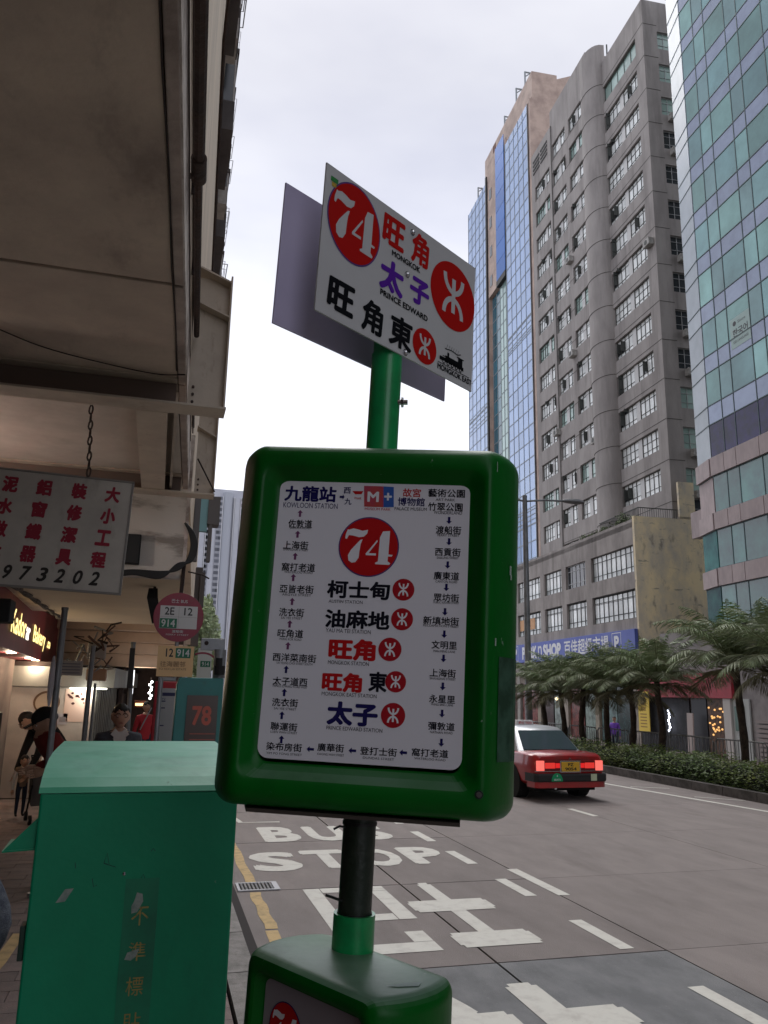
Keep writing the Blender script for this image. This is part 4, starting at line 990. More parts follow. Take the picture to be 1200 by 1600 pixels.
m = MB(); m.tube([(FX(y) + .045, y, 4.36) for y in (-3, 0, 2, 3.2)], .025, 8)
m.tube([(FX(3.2) + .045, 3.2, 4.36), (FX(4.9) + .045, 4.9, 4.36)], .018, 8)
m.cyl((FX(3.1) + .045, 3.1, 4.36), (FX(3.25) + .045, 3.25, 4.36), .034); m.cyl((FX(3.2) - .0, 3.2, 4.33), (FX(3.2) + .06, 3.2, 4.36), .012); m.build('drain_pipe', rust, tb, smooth=True, auto=40)
m = MB(); m.tube([(FX(y) + .012, y, 4.62) for y in (-3, 2, 7.6)], .012, 6); m.tube([(FX(y) + .012, y, 4.56) for y in (-3, 2, 7.6)], .006, 6); m.build('conduit', rust, tb)
for y in (.8, 2.2, 3.6, 4.4): MB().box(FX(y) - .001, FX(y) + .03, y, y + .02, 4.52, 4.66).build('pipe_clip', dline, tb)
m = MB(); m.tube([(FX(2.6) + .02, 2.7, 6.3), (FX(2.9) + .02, 3.1, 6.3), (FX(3.2) + .03, 4.6, 6.2)], .012, 5); m.box(FX(3.5), FX(3.5) + .05, 3.3, 4.1, 6.2, 6.36); m.build('cable_tray', rust, tb)
m = MB(); m.tube([(FX(8) + .02, -2, 9.2), (FX(8) + .02, 8, 9.4), (FX(16) + .02, 16, 9.5)], .025, 5); m.build('conduit', rust, tb)
# projecting window bays, air conditioners and racks up the front
wf = M('old white frame', (.5, .48, .47), .6); baygrey = M('bay grey', (.13, .115, .115), .85, (.09, .08, .08), 2); acw = M('air conditioner shell', (.5, .47, .45), .6, (.35, .32, .3), 4)
baym = MB().box(0, .2, 0, 1.7, 0, .55).mesh('window_bay', baygrey); hoodm = MB().box(0, .22, -.03, 1.73, 1.5, 1.58).mesh('hood', baygrey)
bw = MB(); bw.box(0, .17, .03, 1.67, .55, 1.5); bwm = bw.mesh('pane', pane_dark)
bf = MB()
for k in range(4): bf.box(.16, .19, k * .553, k * .553 + .04, .55, 1.5)
bf.box(.165, .188, 0, 1.7, 1.1, 1.14); bfm = bf.mesh('window_frame', wf)
acm = MB(); acm.box(0, .26, 0, .55, 0, .38); acm.box(.26, .262, .03, .35, .03, .35); acm = acm.mesh('air_conditioner', acw)
grl = MB()
for k in range(7): grl.box(.262, .272, .03, .35, .05 + .045 * k, .065 + .045 * k)
grl.box(.262, .28, .38, .5, .05, .33); grm = grl.mesh('grille', frame_dark)
rkm = MB(); rkm.tube([(0, 0, 0), (.32, 0, .02), (.32, 1.4, .02), (0, 1.4, 0)], .012, 4); rkm.tube([(0, .7, 0), (.32, .7, .02)], .01, 4); rkm = rkm.mesh('drying_rack', wf)
rr = random.Random(5); nfl = 0
for k in range(9):
    z = 11.2 + k * 2.75
    for j in range(11):
        y = 8.5 + j * 3.3 + (.9 if k % 2 else 0)
        if z - 2.15 < y / 2.0 - 2 or z - 2.15 > y / .9 + 2: continue
        x = FX(y)
        o = link('window_bay', baym, tb); o.location = (x, y, z); a = link('pane', bwm, o); b = link('window_frame', bfm, o); link('hood', hoodm, o)
        if rr.random() < .75: c = link('air_conditioner', acm, tb); c.location = (x + .0, y + 1.9 + rr.random() * .3, z + rr.random() * .9); link('grille', grm, c)
        if rr.random() < .4: c = link('drying_rack', rkm, tb); c.location = (x, y + .1, z + 1.0 + rr.random() * .6)
m = MB()
for k in range(9): m.box(FX(8), FX(8) + .1, 8, 8.05, 11 + k * 2.75, 11.1 + k * 2.75)
m.build('ledge', baygrey, tb)
# dropped stained panel and the lower cream soffit behind it
grime(soff, (.24, .185, .155), 2.4, .54, .70, .7, (1, .5, 1), seed=3); grime(soff, (.5, .42, .34), 9, .66, .72, .5, seed=6); grime(soff2, (.3, .25, .2), 2, .55, .75, .5, seed=3); grime(steel, (.16, .09, .05), 7, .60, .72, .6, (1, 1, .4), seed=4); grime(beige, (.25, .19, .14), 1.5, .52, .75, .6, (1, 1, .2), seed=5)
stain = M('stained white plaster', (.62, .57, .52), .9, (.30, .26, .23), 2.3, (.5, 1, 1.7), npos=(.50, .60), bump=.35, bscale=14)
cream = M('cream soffit', (.62, .50, .35), .85, (.52, .42, .30), 1.2, npos=(.3, .7), bump=.12, bscale=8)
m = MB(); m.box(-1.6, FX(7.8) + .0, 7.8, 7.9, 3.16, 4.05); m.build('stained_panel', stain, tb)
m = MB(); m.box(FX(7.8) + .0, FX(7.8) + .035, 7.79, 7.9, 3.1, 4.6); m.build('panel_edge', lip, tb)
m = MB(); m.prism([(-1.5, 7.91), (FX(7.9), 7.91), (FX(14) - .02, 14), (-1.56, 14)], 3.17, 3.3); m.build('lower_soffit', cream, tb)
m = MB(); m.tube([(-1.52 + .02 * math.sin(y * 9), y, 3.17 + .02 * math.sin(y * 23)) for y in [8 + k * .2 for k in range(31)]], .035, 6); m.build('gritty_seam', M('grit', (.16, .14, .12), .95, (.05, .04, .04), 30, bump=.8, bscale=60), tb)
m = MB(); m.prism([(-6, 7.9), (-1.56, 7.9), (-1.6, 14), (-6, 14)], 3.32, 3.4); m.prism([(-6, 14.0), (0.2, 14.0), (1, 40), (-6, 40)], 3.72, 4.37); m.build('inner_ceiling', soff, tb)
for k, (z0, z1, y) in enumerate(((3.42, 3.72, 19.5), (3.18, 3.41, 20), (2.92, 3.17, 20.3), (2.62, 2.91, 20.6))): 
    MB().box(-4, FX(y) - .3 + .1 * k, y, y + 1, z0, z1).build('cross_beam', M('pink beige beam', (.80, .60, .44), .85, (.70, .51, .37), 1.5), tb)
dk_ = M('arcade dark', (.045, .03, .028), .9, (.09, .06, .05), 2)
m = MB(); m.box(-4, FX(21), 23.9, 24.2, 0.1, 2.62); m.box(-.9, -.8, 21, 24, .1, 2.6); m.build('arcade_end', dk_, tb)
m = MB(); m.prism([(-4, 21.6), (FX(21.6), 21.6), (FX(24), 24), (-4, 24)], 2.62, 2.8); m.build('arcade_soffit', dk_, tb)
for y in (16, 21, 26, 32): MB().box(FX(y) - .55, FX(y) - .1, y, y + .45, .1, 3.8).build('arcade_column', beige if y > 21 else dk_, tb) if y > 20 else None
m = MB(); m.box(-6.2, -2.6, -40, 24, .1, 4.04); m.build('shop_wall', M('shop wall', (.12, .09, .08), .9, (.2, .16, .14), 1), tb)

# steel frames
def canopy_bracket(y, x0, x1, px0, px1, zt, label):
    s_ = thing('canopy_bracket', label, 'steel bracket', (FX(y), y, 3.87), 0, 'beige steel brackets under the canopy'); ox, oz = FX(y), 3.87
    def bx(mb, a, b, c, d, e, f): mb.box(a - ox, b - ox, c - y, d - y, e - oz, f - oz)
    m = MB(); bx(m, x0, x1, y, y + .19, 3.87, 3.885); m.build('bottom_flange', steel, s_, bevel=.002)
    m = MB(); bx(m, x0, FX(y) - .05, y + .09, y + .1, 3.886, 4.035); m.build('web', M('shaded brown steel', (.15, .105, .085), .7), s_)  # web darker than the flanges, its shade put into the colour
    m = MB(); bx(m, x0, FX(y) - .05, y + .01, y + .18, 4.036, 4.049); m.build('top_flange', steel, s_)
    m = MB(); bx(m, px0, px1 - .012, y + .1, y + .112, 3.886, zt); m.build('post_web', steel, s_)
    m = MB(); bx(m, px1 - .011, px1, y + .02, y + .19, 3.886, zt); m.build('post_flange', steel, s_)
    for z in (zt - .005, zt - .25):
        m = MB(); m.prism([(px0 - .01 - ox, z + .06 - oz), (px1 - ox - .013, z - .03 - oz), (px1 - ox - .013, z - .042 - oz), (px0 - .01 - ox, z + .048 - oz)], .02, .19, 'y'); m.build('stiffener', steel, s_)
    for k in range(3): MB().cyl((px0 + .03 - ox, .088, .06 + k * .05), (px0 + .03 - ox, .1, .06 + k * .05), .009, n=8).build('bolt', rust, s_)
    return s_
f1 = canopy_bracket(4.86, -2.2, .285, .045, .278, 4.80, 'near beige steel beam and post at the canopy edge, above the hanging sign chain')
f2 = canopy_bracket(7.22, -2.2, .372, .19, .366, 4.72, 'far beige steel beam and post just before the stained plaster panel')
lb = thing('steel_joist', 'wide tapering beige steel joist between the two canopy frames', 'steel beam', (-.17, 5.1, 3.886))
m = MB(); m.box(-.10, .10, 0, 2.2, 0, .012); m.box(-.006, .006, 0, 2.2, .013, .14); m.build('joist', steel, lb)
m = MB(); m.box(.14, .16, 0, 2.2, .03, .15); m.build('side_channel', steel, lb)
br = thing('brace_rod', 'thin black diagonal rod on the far steel post', 'rod', (.2, 7.22, 4.2))
MB().cyl((0, 0, 0), (.17, 0, -.3), .007, n=6).build('rod', dline, br)

# chain and hanging sign
chn = thing('chain', 'rusty link chain hanging from the near beam to the painted sign', 'chain', (-.505, 5.03, 3.40))
m = MB()
lk = []
for k in range(9):
    me = MB(); a = []
    for i in range(10):
        t = 2 * math.pi * i / 9; a.append((.011 * math.cos(t), 0, .030 * math.sin(t)))
    me.tube(a, .0058, 5); o = me.build('link', rust, chn); o.location = (-.003 * k + .0, 0, .03 + k * .05); o.rotation_euler = (0, .05, R(90) * (k % 2) + .3)
SIGN = thing('hanging_sign', 'grimy white board with red painted Chinese and black digits hung on a chain', 'sign', (-.265, 5.05, 2.70))
sboard = M('grimy white board', (.50, .45, .40), .8, (.34, .30, .27), 2.2, npos=(.35, .7), bump=.05, bscale=8)
tilt = R(1.6)
grime(sboard, (.2, .16, .13), 5, .56, .72, .6, (1, 1, .5), seed=2)
bd = MB().box(-1.25, .0, 0, .025, 0, .685, None, Matrix.Rotation(tilt, 4, 'Y')).build('board', sboard, SIGN)
m = MB(); MT = Matrix.Rotation(tilt, 4, 'Y'); m.box(-1.25, .012, -.006, .03, -.012, 0, None, MT); m.box(0, .012, -.006, .03, 0, .69, None, MT); m.box(-1.25, .012, -.006, .03, .685, .697, None, MT); m.build('rim', M('rim grey', (.2, .18, .165), .7), SIGN)
q = Print(MT @ Matrix(((1, 0, 0, 0), (0, 0, -1, -.001), (0, 1, 0, 0), (0, 0, 0, 1))), .0015)
rd_ = M('red brush paint', (.26, .012, .03), .8); bkp = M('black brush paint', (.02, .014, .012), .8)
for ci, (cx, word) in enumerate(((-.105, '大小工程'), (-.30, '裝修潔具'), (-.50, '鋁窗鐵器'), (-.69, '泥水做林'), (-.88, '水喉渠務'))):
    for k, ch_ in enumerate(word): q.text(ch_, cx - .012 * k, .60 - .137 * k, .088, .10, rd_, .055, 1, .06)
for k, ch_ in enumerate('973202'): q.text(ch_, -.635 + .098 * k - (.0 if k else 0), .075, .05 if k else .045, .085, bkp, .03, 1, .25)
q.build('lettering', bd)

bx_ = thing('junction_box', 'matt black box fixed on the stained plaster panel', 'box', (-.34, 7.79, 3.41))
m = MB(); m.box(-.09, .09, -.08, 0, -.14, .14); m.build('casing', M('matt black', (.01, .01, .011), .8), bx_, bevel=.006)
MB().box(-.08, .08, -.085, -.081, -.13, .13).build('lid', M('matt black lid', (.014, .014, .015), .6), bx_)
cb = thing('cable_bundle', 'thick bundle of black cables sagging across the panel and looping at its edge', 'cable', (0, 7.7, 3.2))
for k in range(6):
    o_ = k * .011; m = MB()
    m.tube(spl([(-1.0, .0, .03 - o_ * .8), (-.6, -.02, -.03 - o_), (-.3, -.03, -.0 - o_ * .6), (-.05, -.03, .0 - o_), (.10, -.02, .03 + o_), (.18 + o_ * .7, 0, .12), (.215 + o_ * .9, .02, .26), (.19 + o_ * .7, .04, .40), (.14, .06, .50)]), .0115, 7)
    m.build('cable', M('cable black', (.012, .011, .012), .6), cb, smooth=True)
m = MB(); m.tube([(.16, .04, .1), (.15, .04, -.25), (.14, .04, -.5)], .02, 6); m.tube([(.2, .0, .02), (.33, 0, .0), (.40, 0, -.035)], .008, 5); m.build('drop_cable', dline, cb)
tc2 = thing('thin_wire', 'thin wire drooping beneath the stained soffit corner', 'wire', (-1.0, 4.7, 4.0))
MB().tube(spl([(-.4, -.7, .03), (.02, -.28, .03), (.23, -.1, .03), (.5, .03, .035), (.83, .12, .035), (1.02, .09, .04)]), .004, 5).build('wire', dline, tc2)
sp = thing('wall_speaker', 'black horn-shaped fitting hanging from the cream soffit beside the round bus sign', 'speaker', (-.10, 8.6, 3.17))
m = MB(); m.loft([[(-.06, -.04, -.02), (.03, -.04, -.02), (.03, .06, -.02), (-.06, .06, -.02)], [(-.07, -.07, -.12), (.04, -.07, -.12), (.04, .06, -.12), (-.07, .06, -.12)], [(.0, -.06, -.38), (.09, -.06, -.36), (.09, .05, -.36), (.0, .05, -.38)]]); m.build('casing', MATS['matt black'], sp, bevel=.006)
MB().cyl((0, 0, -.03), (.0, 0, 0), .015, n=8).build('bracket', dline, sp)
s5 = thing('black_flood_lamp', 'black square lamp housing under the hanging sign at the left edge', 'lamp', (-1.06, 5.6, 2.62))
m = MB(); m.box(-.2, .11, 0, .2, -.08, .07); m.build('housing', MATS['matt black'], s5, bevel=.01)
MB().box(-.02, .02, -.004, 0, -.02, .01).build('led', M('dim led', (.2, .2, .2), .4), s5)
MB().tube([(0, .1, .07), (0, .1, .75)], .01, 5).build('stem', dline, s5)
# neighbour bits beyond the frames
nb = thing('far_shop_sign_stack', 'stack of small projecting signs, one pale teal, below the far steel post', 'sign', (.5, 14, 4.6))
m = MB(); m.box(.0, .13, 0, .1, .22, .85); m.build('teal_panel', M('pale teal', (.22, .42, .45), .6), nb)
m = MB(); m.box(.13, .33, -.05, .3, .35, .85); m.box(.16, .22, -.03, .2, -.3, .4); m.box(-.1, .0, 0, .2, -.3, .9); m.build('grey_casing', M('casing grey', (.14, .13, .13), .8), nb)
m = MB(); m.box(.0, .12, .1, .3, -1.75, -.4); m.box(.08, .16, 0, .3, -1.1, -.5); m.build('lower_casing', M('casing dark', (.10, .085, .08), .8), nb)

# ------------------------------------------------------------------ bakery front
bs = thing('bakery_sign', 'deep red bakery signboard with glowing yellow lettering', 'sign', (-1.9, 10.84, 2.6), R(2.56))
mar = M('bakery red', (.24, .03, .04), .55, (.17, .025, .032), .8, spec=.3)
m = MB(); m.prism([(-5.5, 0), (9.2, 0), (9.2, 1.06), (3, .80), (-5.5, .60)], -1.0, 0, 'x'); bb = m.build('fascia_box', mar, bs, bevel=.01)
q = Print(Matrix(((0, 0, 1, .02), (1, 0, 0, 0), (0, 1, 0, 0), (0, 0, 0, 1))), .004)
gl_ = M('lit letters', (.9, .75, .35), .5, emit=(1, .78, .30), estr=1.15); glw = M('lit letters white', (.9, .85, .8), .5, emit=(1, .93, .85), estr=1.2)
sh_ = M('letter side', (.05, .03, .01), .6)
q2 = Print(Matrix(((0, 0, 1, .005), (1, 0, 0, 0), (0, 1, 0, 0), (0, 0, 0, 1))), .004)
for Q, a_, b_2, d_ in ((q2, sh_, sh_, .04), (q, gl_, glw, 0)):
    Q.text('Kador', 1.5, .385 - d_ * .3, 1.75, .33, a_, .02 + d_ * .3); Q.text('ar', 2.72, .32 - d_ * .3, .55, .2, b_2, .03 + d_ * .3); Q.text('Bakery', 4.7, .345 - d_ * .3, 2.3, .37, a_, .02 + d_ * .3); Q.text('.co', 6.7, .34, .75, .14, a_, .03)
q2.build('letter_shadow', bb); q.build('lettering', bb)
spot = M('downlight glow', (1, .8, .6), .5, emit=(1, .78, .55), estr=4)
for y in (1.85, 4.35, 5.5): MB().cyl((-.08, y, -.012), (-.08, y, -.002), .07, n=16).build('downlight', spot, bs)
m = MB(); m.box(-1.0, -.9, -2, 9.2, -2.47, 0); m.build('shop_front', M('shop front', (.2, .15, .12), .7, (.45, .37, .3), 1.2), bs)
for y, w_, c in ((.2, .8, (.36, .26, .19)), (1.2, .3, (.10, .16, .13)), (1.7, .22, (.35, .4, .38)), (2.1, .4, (.015, .012, .012))):
    MB().box(-.9, -.86, y * 1.0, y + w_, -2.4, -.1).build('front_panel', M('front panel %.2f' % c[0], c, .5, tuple(v * .6 for v in c), 3), bs)
MB().ell((-.7, 4.2, -.22), (.09, .09, .13), 12, 8).build('globe_lamp', M('pale globe', (.5, .42, .36), .4), bs, smooth=True)
ps = thing('poster_stand', 'dark framed lightbox poster glowing warm at the left photo edge', 'poster', (-2.12, 12.3, .13), R(-78))
MB().box(-.45, .45, 0, .08, .45, 1.65).build('frame', M('dark bronze', (.03, .022, .018), .5), ps, bevel=.01)
MB().box(-.4, .4, -.006, 0, .5, 1.6).build('print', M('warm print', (.22, .16, .08), .5, (.06, .045, .02), 5, emit=(.9, .6, .25), estr=.12), ps)
MB().box(-.36, .1, -.012, -.007, .6, 1.1).build('lit_strip', M('warm lit', (.9, .7, .4), .5, emit=(1, .75, .35), estr=1.3), ps)
# the lit shop lamps; the two round ceiling globes are unseen
for y in (12.7, 15.2, 16.3): lamp_light((-1.9 - .044 * (y - 10.84) - .08, y, 2.5), 9, (1, .78, .55), .07)
lamp_light((-1.2, 16.3, 2.0), 9, (1, .95, .82), .15)
lamp_light((-2.3, 9.0, 2.9), 38, (1, .86, .70), .12); lamp_light((-2.2, 6.4, 3.3), 26, (1, .9, .8), .12)
lamp_light((-.5, 21.0, 2.3), 10, (1, .85, .7), .1)
for x, y, z in ((-2.3, 9.0, 3.02), (-2.2, 6.4, 3.42)): 
    t = thing('shop_ceiling_lamp', ['round shop lamp hidden behind the bakery sign', 'round shop lamp beyond the left edge under the canopy'][y < 7], 'lamp', (x, y, z)); MB().ell((0, 0, 0), (.1, .1, .06), 12, 8).build('globe', MATS['downlight glow'] if 'downlight glow' in MATS else None, t, smooth=True); MB().cyl((0, 0, .05), (0, 0, .3), .01, n=6).build('stem', dline, t)
# block that faces the camera, with posters and a grey fascia
kb_ = thing('corner_shop', 'corner shop with grey fascia, oval-logo poster and dark shutter slats', 'shop', (-.79, 16.5, .13)); kb_.scale = (1.27, 1, 1.0)
m = MB(); m.prism([(-2.2, 0), (-.28, 0), (-.05, 6.5), (-2.2, 6.5)], 0, 1.98); m.build('wall', M('shop board white', (.5, .45, .41), .7, (.4, .36, .33), 2), kb_)
m = MB(); m.prism([(-.8, -.12), (0, -.12), (.22, 6.5), (-2.2, 6.5), (-2.2, .05)], 1.99, 2.36); m.build('grey_fascia', M('grey fascia', (.27, .28, .26), .6, (.21, .21, .2), 1), kb_)
m = MB(); m.box(-2.2, -.8, -.02, .3, 1.99, 2.45); m.build('dark_fascia', dline, kb_)
q = Print(Matrix(((1, 0, 0, 0), (0, 0, -1, -.003), (0, 1, 0, 0), (0, 0, 0, 1))), .004)
q.disc(-.93, 1.70, .185, M('oval rim', (.12, .06, .03), .6), 1, 32, ry=.21); q.disc(-.93, 1.69, .155, M('oval centre', (.42, .33, .25), .6), 2, 32, ry=.18)
q.rect(-1.2, 1.3, -.62, 1.5, M('pale print', (.42, .39, .42), .6), 1); q.text('12345 678', -.93, 1.4, .45, .08, M('grey print', (.22, .2, .22), .6), .02, 2) if False else None
for k in range(4): q.rect(-1.15 + k * .14, 1.35, -1.06 + k * .14, 1.44, M('grey print', (.22, .2, .22), .6), 2)
q.rect(-.68, 1.35, -.31, 1.95, M('pink poster', (.62, .45, .38), .6), 1)
rq = random.Random(3)
for k in range(14): q.disc(-.5 + rq.uniform(-.14, .12), 1.78 + rq.uniform(-.1, .1), rq.uniform(.012, .026), M('poster berries', (.08, .03, .03), .6), 2, 10)
q.build('poster', kb_)
for k in range(13): 
    y = .05 + k * .34; x = -.28 + .035 * y
    MB().box(x, x + .03, y, y + .2, 0, 1.98).build('shutter_slat', M('shutter metal', (.12, .115, .10), .45, (.2, .2, .17), 2, metal=.3), kb_)
MB().box(-.62, -.1, -.1, -.05, 1.955, 1.98).build('tube_lamp', M('tube light', (1, 1, .9), .5, emit=(1, .97, .8), estr=5), kb_)
m = MB(); m.box(.12, .2, 3.4, 3.7, 2.05, 2.4); m.box(.14, .2, 3.4, 3.6, 1.85, 1.98); m.build('lit_sign', M('small white light', (1, 1, 1), .5, emit=(.95, .97, 1), estr=1.6), kb_)
# arcade lights and little signs far in
al = thing('orange_light_box', 'small orange and white light box deep in the arcade', 'sign', (-.36, 20.8, 1.73))
MB().box(-.13, .13, 0, .1, -.07, .09).build('casing', M('light box red', (.2, .05, .02), .5), al); MB().box(-.11, .11, -.01, -.002, -.03, .03).build('face', M('light box face', (1, .7, .3), .5, emit=(1, .62, .25), estr=1.8), al)
sl = thing('white_light_cluster', 'cluster of white lamps in the dark arcade by the red panel', 'lamp', (-.14, 20.6, 2.1))
for k in range(7): MB().ell((.03 * math.sin(k * 2.2), 0, -.22 + k * .065), (.03, .03, .03), 8, 6).build('lamp', M('white lamp', (1, 1, 1), .5, emit=(1, 1, 1), estr=3), sl)
MB().tube([(0, .04, .3), (0, .04, -.25)], .01, 4).build('cord', dline, sl)
hp = thing('handrail', 'pale slanting handrail deep in the arcade', 'handrail', (-.3, 19.8, .13)); MB().tube([(0, 0, 1.05), (.22, 0, 1.55)], .015, 5).build('rail', galv, hp)
# posts on the pavement
def post(x, y, z, r, label, lean=0.):
    p = thing('sign_post', label, 'post', (x, y, .13), 0, 'slim grey posts along the pavement')
    MB().cyl((lean, 0, 0), (0, 0, z - .13), r, n=12).build('pole', galv, p, smooth=True, auto=40); MB().cyl((lean, 0, 0), (lean, 0, .04), r * 2, n=12).build('foot', galv, p)
    MB().cyl((0, 0, z - .13), (0, 0, z - .1), r * 1.15, n=12).build('cap', galv, p); return p
a = post(-.995, 9.0, 2.92, .032, 'leftmost slim grey post, rising before the bakery sign')
m = MB(); m.ell((-.055, -.02, 2.06), (.03, .008, .26), 10, 12); m.build('edge_on_sign', M('pale sign back', (.45, .43, .46), .6), a, smooth=True)
b = post(-.83, 11.0, 2.62, .032, 'middle slim grey post beside the white shop posters')
MB().cyl((.07, .0, .1), (.07, 0, 2.05), .018, n=8).build('second_pipe', galv, b)
c = post(-.37, 12.0, 2.74, .032, 'slim grey post behind the man in glasses, with a black edge-on plate', .06)
MB().box(-.035, .035, -.09, -.035, 2.0, 2.55).build('edge_on_plate', M('plate back', (.03, .028, .03), .6), c); MB().cyl((-.03, -.06, 1.95), (-.07, -.06, 1.95), .03, n=8).build('clamp', dline, c)
ws = thing('small_white_sign', 'small white printed plate on the bakery corner behind the leftmost post', 'sign', (-1.0, 11.8, 2.28))
MB().box(-.28, .0, 0, .03, 0, .2).build('plate', M('plate white', (.45, .43, .43), .6), ws)
for k in range(4): MB().box(-.26, -.03, -.004, 0, .03 + k * .04, .045 + k * .04).build('print_line', M('plate ink', (.2, .2, .24), .6), ws)
tn = thing('wooden_box_sign', 'tan box sign wedged over the grey fascia under tangled cables', 'sign', (-.98, 12.2, 2.22)); MB().box(.0, .27, 0, .2, 0, .17).build('panel', M('tan board', (.42, .25, .16), .7), tn, bevel=.02)
jt = thing('tangled_cables', 'tangle of old brackets and cables at the end of the bakery sign', 'cable', (-1.0, 12.4, 2.55))
for k in range(26):
    p0 = Vector((rq.uniform(-.25, .35), rq.uniform(-.2, .3), rq.uniform(-.15, .42)))
    MB().tube([p0, p0 + Vector((rq.uniform(-.15, .15), 0, rq.uniform(-.15, .12))), p0 + Vector((rq.uniform(-.2, .25), 0, rq.uniform(-.22, .18)))], rq.uniform(.006, .02), 5).build('cable', [dline, galv, M('brown cloth tape', (.12, .07, .06), .9), M('pale cable', (.3, .28, .27), .8)][k % 4], jt)
MB().box(-.02, .24, .1, .18, -.02, .22).build('bracket_plate', M('pale bracket', (.34, .32, .32), .7), jt, bevel=.02)

# ------------------------------------------------------------------ bus stop flag, teal display, red panel
fl = thing('bus_stop_flag', 'round dark red bus stop flag with route numbers above a yellow plate', 'bus stop sign', (.03, 7.56, .13))
MB().cyl((0, 0, 0), (0, 0, 2.1), .022, n=10).build('pole', galv, fl); MB().cyl((.115, 0, 2.1), (.115, 0, 2.5), .018, n=10).build('upper_pole', galv, fl); MB().box(-.02, .13, -.01, .01, 2.08, 2.11).build('clamp', galv, fl)
dred = M('flag red', (.22, .012, .035), .45); sgw = M('flag white', (.5, .5, .5), .5); ylw = M('plate pale yellow', (.62, .40, .19), .5); sgr = M('route green', (.0, .12, .055), .5); ink = M('ink black', (.012, .012, .014), .5)
cz = 2.645
grime(dred, (.12, .05, .05), 12, .55, .7, .5)
d = MB(); d.cyl((.112, -.05, cz), (.112, -.035, cz), .222, n=48); d = d.build('disc', dred, fl, bevel=.002)
q = Print(Matrix(((1, 0, 0, .112), (0, 0, -1, -.0515), (0, 1, 0, cz), (0, 0, 0, 1))), .0012)
q.rect(-.165, -.105, .165, .10, sgw, 1); q.text('2E', -.083, .052, .085, .07, ink, .02, 2); q.text('12', .083, .052, .075, .07, ink, .02, 2)
q.rect(-.162, -.102, -.012, -.015, sgr, 2); q.text('914', -.088, -.058, .12, .068, sgw, .02, 3); q.rect(-.001, -.1, .001, .095, MATS['rim grey'], 2); q.rect(-.16, -.001, .16, .001, MATS['rim grey'], 2)
q.text('巴士 BUS', 0, .145, .14, .036, sgw, .01, 2); q.text('渡船街', 0, -.13, .10, .026, sgw, .01, 2); q.text('FERRY STREET', 0, -.16, .2, .014, sgw, 0, 2)
q.build('lettering', d)
yp = MB().box(-.045, .27, -.045, -.035, 2.115, 2.385).build('yellow_plate', ylw, fl)
q = Print(Matrix(((1, 0, 0, .112), (0, 0, -1, -.0465), (0, 1, 0, 2.25), (0, 0, 0, 1))), .0012)
q.text('12', -.055, .075, .065, .075, ink, .02, 1); q.rect(-.002, .03, .13, .118, sgr, 1); q.text('914', .064, .075, .11, .066, sgw, .02, 2)
q.text('往海麗邨', -.02, -.025, .22, .05, M('brown ink', (.14, .07, .03), .6), .0, 1); q.text('TO HOI LAI ESTATE', -.02, -.07, .24, .018, MATS['brown ink'], 0, 1); q.build('lettering', yp)
f2_ = thing('second_bus_flag', 'smaller white bus plate with red arc half hidden by the yellow plate', 'bus stop sign', (.44, 8.5, .13))
MB().cyl((.03, .02, 0), (.03, .02, 2.3), .02, n=10).build('pole', galv, f2_)
pl2 = MB().box(-.06, .08, -.02, -.01, 2.08, 2.42).build('plate', M('plate offwhite', (.5, .5, .46), .5), f2_)
q = Print(Matrix(((1, 0, 0, .01), (0, 0, -1, -.021), (0, 1, 0, 2.25), (0, 0, 0, 1))), .0012)
q.stroke([(.12 * math.cos(t / 10) - .02, .05 + .07 * math.sin(t / 10)) for t in range(4, 24)], .02, dred, 1); q.rect(-.04, -.02, .06, .04, sgr, 1); q.text('914', .01, .01, .07, .04, sgw, .01, 2); q.build('lettering', pl2)
td = thing('teal_display_cabinet', 'teal bus stop cabinet with a dim red LED number behind dark glass', 'display', (.17, 7.5, .13))
teal = M('teal paint', (.03, .19, .18), .5, (.025, .155, .15), 2)
grime(teal, (.06, .1, .09), 9, .58, .7, .5)
m = MB(); m.prism([(-.02, 0), (.0, 2.04), (.02, 2.11), (.41, 2.11), (.41, 0)], .0, .3, 'y'); m.build('cabinet', teal, td, bevel=.01)
m = MB(); m.prism([(.085, .8), (.10, 1.955), (.37, 1.955), (.37, .8)], -.012, .0, 'y'); sc_ = m.build('screen', M('dark screen', (.06, .035, .028), .25), td)
q = Print(Matrix(((1, 0, 0, .0), (0, 0, -1, -.0135), (0, 1, 0, 0), (0, 0, 0, 1))), .001)
led = M('dim red led', (.26, .06, .04), .5, emit=(.8, .12, .06), estr=.03); q.text('78', .235, 1.78, .17, .17, led, .03, 1)
for k in range(3): q.rect(.14, 1.62 - .05 * k, .36, 1.626 - .05 * k, led, 1)
q.build('lettering', sc_)
m = MB(); m.box(.19, .41, .1, .13, 2.36, 2.47); m.build('steel_bar', galv, td, bevel=.005)
m = MB(); m.cyl((.37, .1, 2.11), (.37, .1, 2.37), .055, n=14); m.build('short_post', galv, td, smooth=True, auto=40)
m = MB(); m.cyl((.24, .09, 2.425), (.24, .1, 2.425), .02, n=10); m.build('bolt', dline, td); m = MB(); m.cyl((.37, .02, 2.14), (.37, .02, 2.22), .05, n=12); m.cyl((.36, .02, 2.22), (.36, .02, 2.29), .03, n=12); m.build('beacon', MATS['matt black'], td)
rp_ = thing('red_notice_panel', 'red framed notice panel with a white timetable left of the teal cabinet', 'notice board', (.1, 9.0, .13))
MB().box(-.12, .12, 0, .06, .9, 2.08).build('frame', M('notice red', (.42, .015, .03), .5), rp_, bevel=.008)
sh2 = MB().box(-.065, .12, -.01, -.001, .9, 2.01).build('sheet', M('notice sheet', (.40, .40, .42), .5), rp_)
